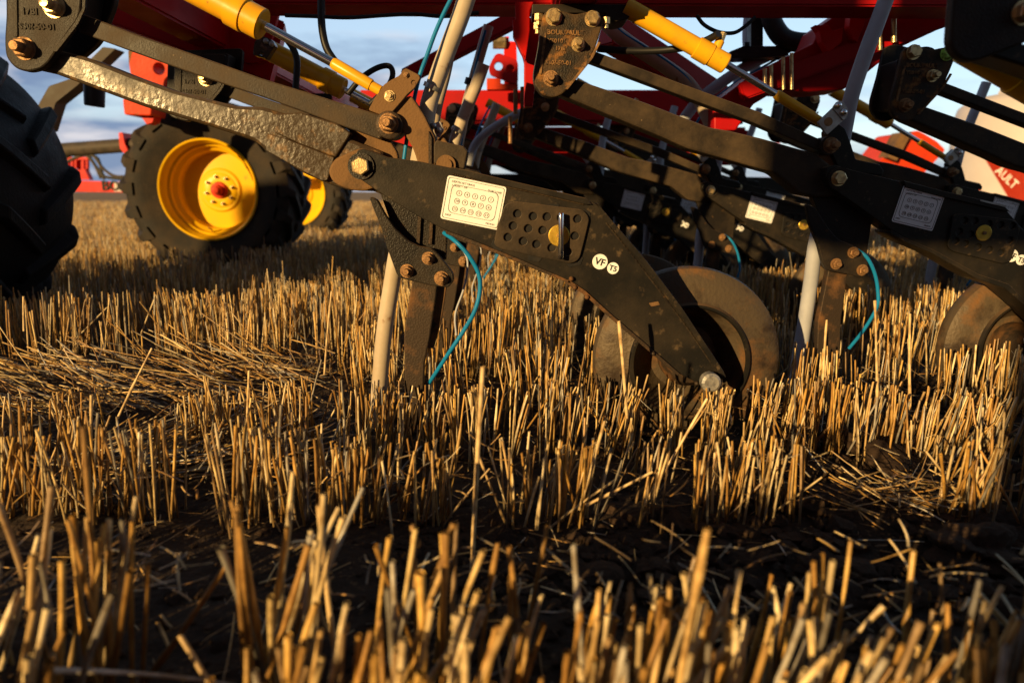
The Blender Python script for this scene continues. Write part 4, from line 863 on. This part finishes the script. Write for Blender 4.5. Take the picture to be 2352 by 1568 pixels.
# ------------------------------------------------------------------ lugged wheels
def make_wheel(label, loc, r, width, rubber='rubber', n=20, rim='yellow_rim', hub=True, rimr=None):
    t_ = thing('caster_assembly', label, 'wheel', (loc.x, loc.y, 0), 'yellow caster wheels of the drill')
    hw = width / 2; k = r / .6
    q = rimr or r * .615; qq = q / r
    prof = [(-hw * .62, q * .98), (-hw * .80, q), (-hw * .96, r * .70), (-hw * 1.02, r * .80), (-hw * .99, r * .88), (-hw * .90, r * .925), (-hw * .6, r * .945), (0, r * .955)]
    prof = prof + [(-y, q) for y, q in prof[:-1][::-1]]
    tyre = finish('tyre', moved(lathe(prof, 120, closed=True), loc), rubber, t_, smooth=True)
    lg = bmesh.new()
    for side in (-1, 1):
        for i in range(n):
            a0 = 2 * math.pi * (i + (.5 if side > 0 else 0)) / n
            path = []; 
            for s in np.linspace(0, 1, 9):
                yy_ = side * hw * min(1.02, s * 1.25 - .06); rr = r * (1.0 if s < .78 else 1.0 - (s - .78) * .72)
                rb_ = r * (.935 if s < .6 else .935 - (s - .6) * .36); aa = a0 + .30 * min(s * 1.2, 1) ; path.append((aa, yy_, rr, rb_))
            wd = .040 * k; vs_ = []
            for j, (aa, yy_, rr, rb_) in enumerate(path):
                row_ = []
                for off, rad in ((-wd * 1.15, rb_), (-wd * .62, rr), (wd * .62, rr), (wd * 1.15, rb_)):
                    an_ = aa + off / r * (1.0 + .25 * (j > 6)); row_.append(lg.verts.new((rad * math.cos(an_), yy_, rad * math.sin(an_))))
                vs_.append(row_)
            for j in range(len(vs_) - 1):
                for e in range(3): lg.faces.new((vs_[j][e], vs_[j][e + 1], vs_[j + 1][e + 1], vs_[j + 1][e]))
                lg.faces.new((vs_[j][3], vs_[j][0], vs_[j + 1][0], vs_[j + 1][3]))
            lg.faces.new(vs_[0]); lg.faces.new(vs_[-1])
    bmesh.ops.bevel(lg, geom=[e for e in lg.edges], offset=.005 * k, segments=1, affect='EDGES')
    finish('tread_lugs', moved(lg, loc), rubber, tyre)
    rp_ = [(-hw * .86, q * 1.02), (-hw * .90, q * 1.0), (-hw * .88, q * .975), (-hw * .78, q * .965), (-hw * .70, q * .93), (-hw * .55, q * .925), (-hw * .50, q * .88), (-hw * .36, q * .87), (-hw * .24, q * .80), (hw * .10, q * .79), (hw * .12, q * .775), (hw * .10, q * .46), (hw * .03, q * .42), (hw * .03, q * .20), (hw * .2, q * .19), (hw * .5, q * .19), (hw * .5, q * .8), (hw * .86, q * 1.0)]
    rm = finish('rim', moved(lathe(rp_, 96, front=False), loc), rim, t_, smooth=True)
    if hub:
        ring = lathe([(hw * .0, q * .20), (hw * .0, q * .34), (hw * .02, q * .36), (hw * .06, q * .36)], 48); finish('hub_plate', moved(ring, loc), rim, rm, smooth=True)
        hb = lathe([(-hw * .38, q * .03), (-hw * .37, q * .07), (-hw * .30, q * .075), (-hw * .29, q * .10), (-hw * .12, q * .11), (-hw * .11, q * .16), (hw * .04, q * .185)], 32); finish('hub', moved(hb, loc), 'orange_red', rm, smooth=True)
        for j in range(8):
            an_ = j * math.pi / 4 + .2; c = loc + Vector((q * .285 * math.cos(an_), -hw * .005, q * .285 * math.sin(an_)))
            finish('wheel_nut', bolt_bm(c, q * .038, .028), 'bolt_zinc', rm)
        P_ = [loc + Vector((-q * .12, -hw * .38, -q * .84)), loc + Vector((-q * .10, -hw * .5, -q * .80)), loc + Vector((-q * .13, -hw * .6, -q * .76))]
        bm = bmesh.new(); ring_tube(bm, P_, .006 * k, 8); finish('valve_stem', bm, 'bolt_zinc', rm)
    return t_
Yw = 5.15
c = at(473, 440, Yw); W1 = make_wheel('lit caster wheel with yellow rim and lugged tyre on the stubble left of centre', Vector((c.x, Yw + .24, .63)), .655, .48, rimr=.365)
W2 = make_wheel('caster wheel half hidden behind the lit one, only the edge of its yellow rim showing', Vector((at(672, 425, 8.3).x, 8.5, .60)), .62, .50)
Yl = 2.72
W3 = make_wheel('large dark tyre cut off by the left edge, standing in shade', Vector((at(-395, 420, Yl).x, Yl + .28, .655)), .67, .54, 'rubber_shaded', n=14, hub=False)
# fork and casting above the lit wheel
fk = thing('caster_fork', 'orange red caster fork and casting above the lit yellow wheel', 'fork', (at(320, 200, 4.9).x, 4.9, 0))
plate('casting', [(305, 114), (345, 114), (372, 122), (392, 140), (394, 166), (376, 184), (374, 204), (352, 240), (300, 236), (306, 200), (296, 150)], 4.88, .16, 'orange_red', fk, rnd_r=.03, holes=[(365, 158, 13)])
plate('block', [(281, 226), (349, 230), (347, 266), (285, 264)], 4.84, .2, 'orange_red', fk, rnd_r=.015, bev=.008)
plate('foot', [(316, 262), (356, 262), (350, 282), (336, 286), (330, 276)], 4.9, .1, 'red_bright', fk, rnd_r=.01)
plate('arm', [(374, 178), (450, 170), (452, 196), (374, 206)], 4.95, .05, 'orange_red', fk, rnd_r=.008, holes=[(400, 190, 9), (430, 186, 9)])
plate('side_face', [(294, 116), (312, 114), (318, 200), (296, 150)], 5.0, .06, 'muddy_cast', fk, rnd_r=.01)
sb = thing('frame_strut', 'dull grey folded steel strut leaning behind the dark left tyre', 'strut', (at(130, 200, 4.2).x, 4.2, 0))
plate('strut_face', [(236, 108), (266, 112), (176, 198), (128, 236), (108, 300), (80, 300), (88, 240), (112, 198), (164, 180)], 4.2, .10, 'grey_paint', sb, rnd_r=.01)
o = rod('breather_pipe', [(217, 180, 3.3, 20), (217, 200, 3.3, 21), (217, 243, 3.3, 20), (217, 245, 3.3, 18)], 'hose_black', None, 20); tag(o, 'stubby ribbed black pipe hanging below the long muddy link', 'pipe')

# ------------------------------------------------------------------ hitch far left
ht = thing('hitch_bar', 'bright red hitch bar with partly hidden black lettering low on the left horizon', 'hitch', (at(210, 430, 10).x, 10, 0))
plate('bar', [(118, 413), (330, 419), (330, 443), (150, 440)], 10, .25, 'red_bright', ht, rnd_r=.01)
finish('bar_lettering', place_text([('BOURGAULT', 323, 429, 22)], 9.99, R(1), .004, bold=.004), 'sticker_ink', ht)
finish('letter_panel', plate('x', [(262, 418), (330, 419), (330, 441), (262, 440)], 9.996, .003, '', None, bm_only=True, bev=.0005, rnd_r=.003), 'tank_poly', ht)
plate('mast', [(176, 366), (196, 366), (196, 392), (206, 413), (172, 413), (178, 400)], 9.95, .1, 'red_bright', ht, rnd_r=.005)
for x in (154, 163, 171, 188, 197): plate('mast_slat', [(x, 362), (x + 4, 362), (x + 4, 388), (x, 388)], 9.9, .05, 'red_bright', ht, rnd_r=0)
plate('mast_head', [(152, 361), (202, 361), (202, 367), (152, 367)], 9.88, .08, 'red_bright', ht, rnd_r=0)
pp = thing('boom_pipe', 'dark round boom pipe running level between the two left tyres', 'pipe', (at(220, 335, 7).x, 7, 0))
rod('pipe_tube', [(100, 348, 7.2, 15), (290, 334, 7, 15), (420, 326, 7, 15)], 'grey_paint', pp, 20)
plate('pipe_clamp', [(272, 305), (281, 304), (286, 330), (296, 350), (284, 352), (275, 340)], 6.9, .35, 'red_bright', pp, rnd_r=.01)
for i, (pts, lab) in enumerate((([(128, 395, 9), (140, 372, 9), (165, 356, 9), (195, 356, 9), (215, 375, 9), (232, 410, 9)], 'olive hose arching over the red hitch mast'),
        ([(134, 410, 9), (146, 380, 9), (170, 364, 9), (200, 358, 9), (222, 385, 9), (240, 412, 9)], 'lower olive hose arching over the red hitch mast'),
        ([(205, 356, 8.8), (225, 365, 8.8), (236, 400, 8.8), (250, 408, 8.8), (285, 412, 8.8)], 'black hose falling to the right of the red hitch mast'),
        ([(190, 352, 8.8), (214, 358, 8.8), (238, 388, 8.8), (262, 404, 8.8), (290, 406, 8.8)], 'topmost olive hose trailing right from the hitch mast'))):
    loose_hose('hitch_hose', lab, pts, 3.2, 'hose_black' if i == 2 else 'grey_paint', group='hoses on the hitch')

# ------------------------------------------------------------------ tank at the far right
Yt = 9.0; R_t = 1.35
tc0 = at(2205, 400, Yt + R_t); tcx = tc0.x + R_t * 1.02; 
tz = lambda y: at(2330, y, Yt + .3).z
tank = thing('seed_tank', 'large pale rounded tank with a slanting red stripe and white letters at the right edge', 'tank', (tcx, Yt + R_t, 0))
zt, zb = tz(150), tz(620)
prof = [(zb, R_t * .2), (zb, R_t), (zt - .52, R_t), (zt - .36, R_t * .97), (zt - .25, R_t * .88), (zt - .20, R_t * .6), (zt - .17, .05)]
bm = lathe(prof, 72); bmesh.ops.rotate(bm, verts=bm.verts, matrix=Matrix.Rotation(R(90), 3, 'X')); bmesh.ops.transform(bm, matrix=Matrix.Diagonal((1, 1, 1, 1)), verts=bm.verts)
finish('tank_shell', moved(bm, Vector((tcx, Yt + R_t, 0))), 'tank_poly', tank, smooth=True)
finish('lid', moved(box_bm(-.55, .6, -.5, .5, zt - .22, zt - .02, .03), Vector((tcx - .1, Yt + R_t, 0))), 'tank_poly', tank)
finish('lid_latch', moved(box_bm(-1.0, -.72, -.2, .2, zt - .34, zt - .16, .02), Vector((tcx, Yt + R_t - .2, 0))), 'tank_poly', tank)
def onshell(px, py, e=.012):                # where the line of sight meets the shell
    a = at(px, py, 1.0); o_ = Vector((0, 0, CZ)); d = a - o_; cx_, cy_ = tcx, Yt + R_t; rr = R_t + e
    A_ = d.x ** 2 + d.y ** 2; B_ = -2 * (d.x * cx_ + d.y * cy_); C_ = cx_ ** 2 + cy_ ** 2 - rr * rr
    disc = B_ * B_ - 4 * A_ * C_
    if disc < 0: return None
    t_ = (-B_ - math.sqrt(disc)) / (2 * A_); return o_ + d * t_
def shell_patch(name, quad, m_, e, nx_=16, ny_=16):
    bm = bmesh.new(); g_ = []
    for j in range(ny_ + 1):
        rw = []
        for i in range(nx_ + 1):
            u, v = i / nx_, j / ny_
            x = (quad[0][0] * (1 - u) + quad[1][0] * u) * (1 - v) + (quad[3][0] * (1 - u) + quad[2][0] * u) * v
            y = (quad[0][1] * (1 - u) + quad[1][1] * u) * (1 - v) + (quad[3][1] * (1 - u) + quad[2][1] * u) * v
            p_ = onshell(x, y, e); rw.append(bm.verts.new(p_) if p_ is not None else None)
        g_.append(rw)
    for j in range(ny_):
        for i in range(nx_):
            q = (g_[j][i], g_[j][i + 1], g_[j + 1][i + 1], g_[j + 1][i])
            if all(q): bm.faces.new(q)
    r_ = bmesh.ops.solidify(bm, geom=bm.faces[:], thickness=.006)
    return finish(name, bm, m_, tank)
shell_patch('red_stripe', [(2226, 305), (2420, 400), (2560, 560), (2380, 560)], 'tank_red', .010)
# white letters following the stripe down to the right
lb = text_bm('AULT', 30, 0); 
for v in lb.verts:
    x_, y_ = v.co.x, v.co.y; a_ = R(43)
    X_ = 2312 + x_ * math.cos(a_) * .8 + y_ * math.sin(a_) * 1.0; Y__ = 408 + x_ * math.sin(a_) * .8 - y_ * math.cos(a_) * 1.0
    p_ = onshell(X_, Y__, .020); v.co = p_ if p_ is not None else Vector((tcx, Yt, 1))
bmesh.ops.solidify(lb, geom=lb.faces[:], thickness=.006)
finish('stripe_lettering', lb, 'decal_white', tank)
hp = thing('cart_hopper', 'orange red sloping hopper of the cart in front of the pale tank', 'hopper', (at(2110, 380, 7).x, 7, 0))
plate('hopper_side', [(2074, 305), (2110, 300), (2152, 325), (2172, 345), (2120, 400), (2075, 398), (2020, 372)], 7.0, .5, 'orange_red', hp, rnd_r=.03)
plate('hopper_edge', [(2040, 362), (2074, 303), (2096, 303), (2060, 370)], 6.9, .2, 'muddy_cast', hp, rnd_r=.01)
plate('hopper_sill', [(2010, 375), (2125, 398), (2230, 430), (2352, 470), (2420, 500), (2420, 640), (2010, 500)], 7.2, .2, 'tank_red', hp, rnd_r=.01)
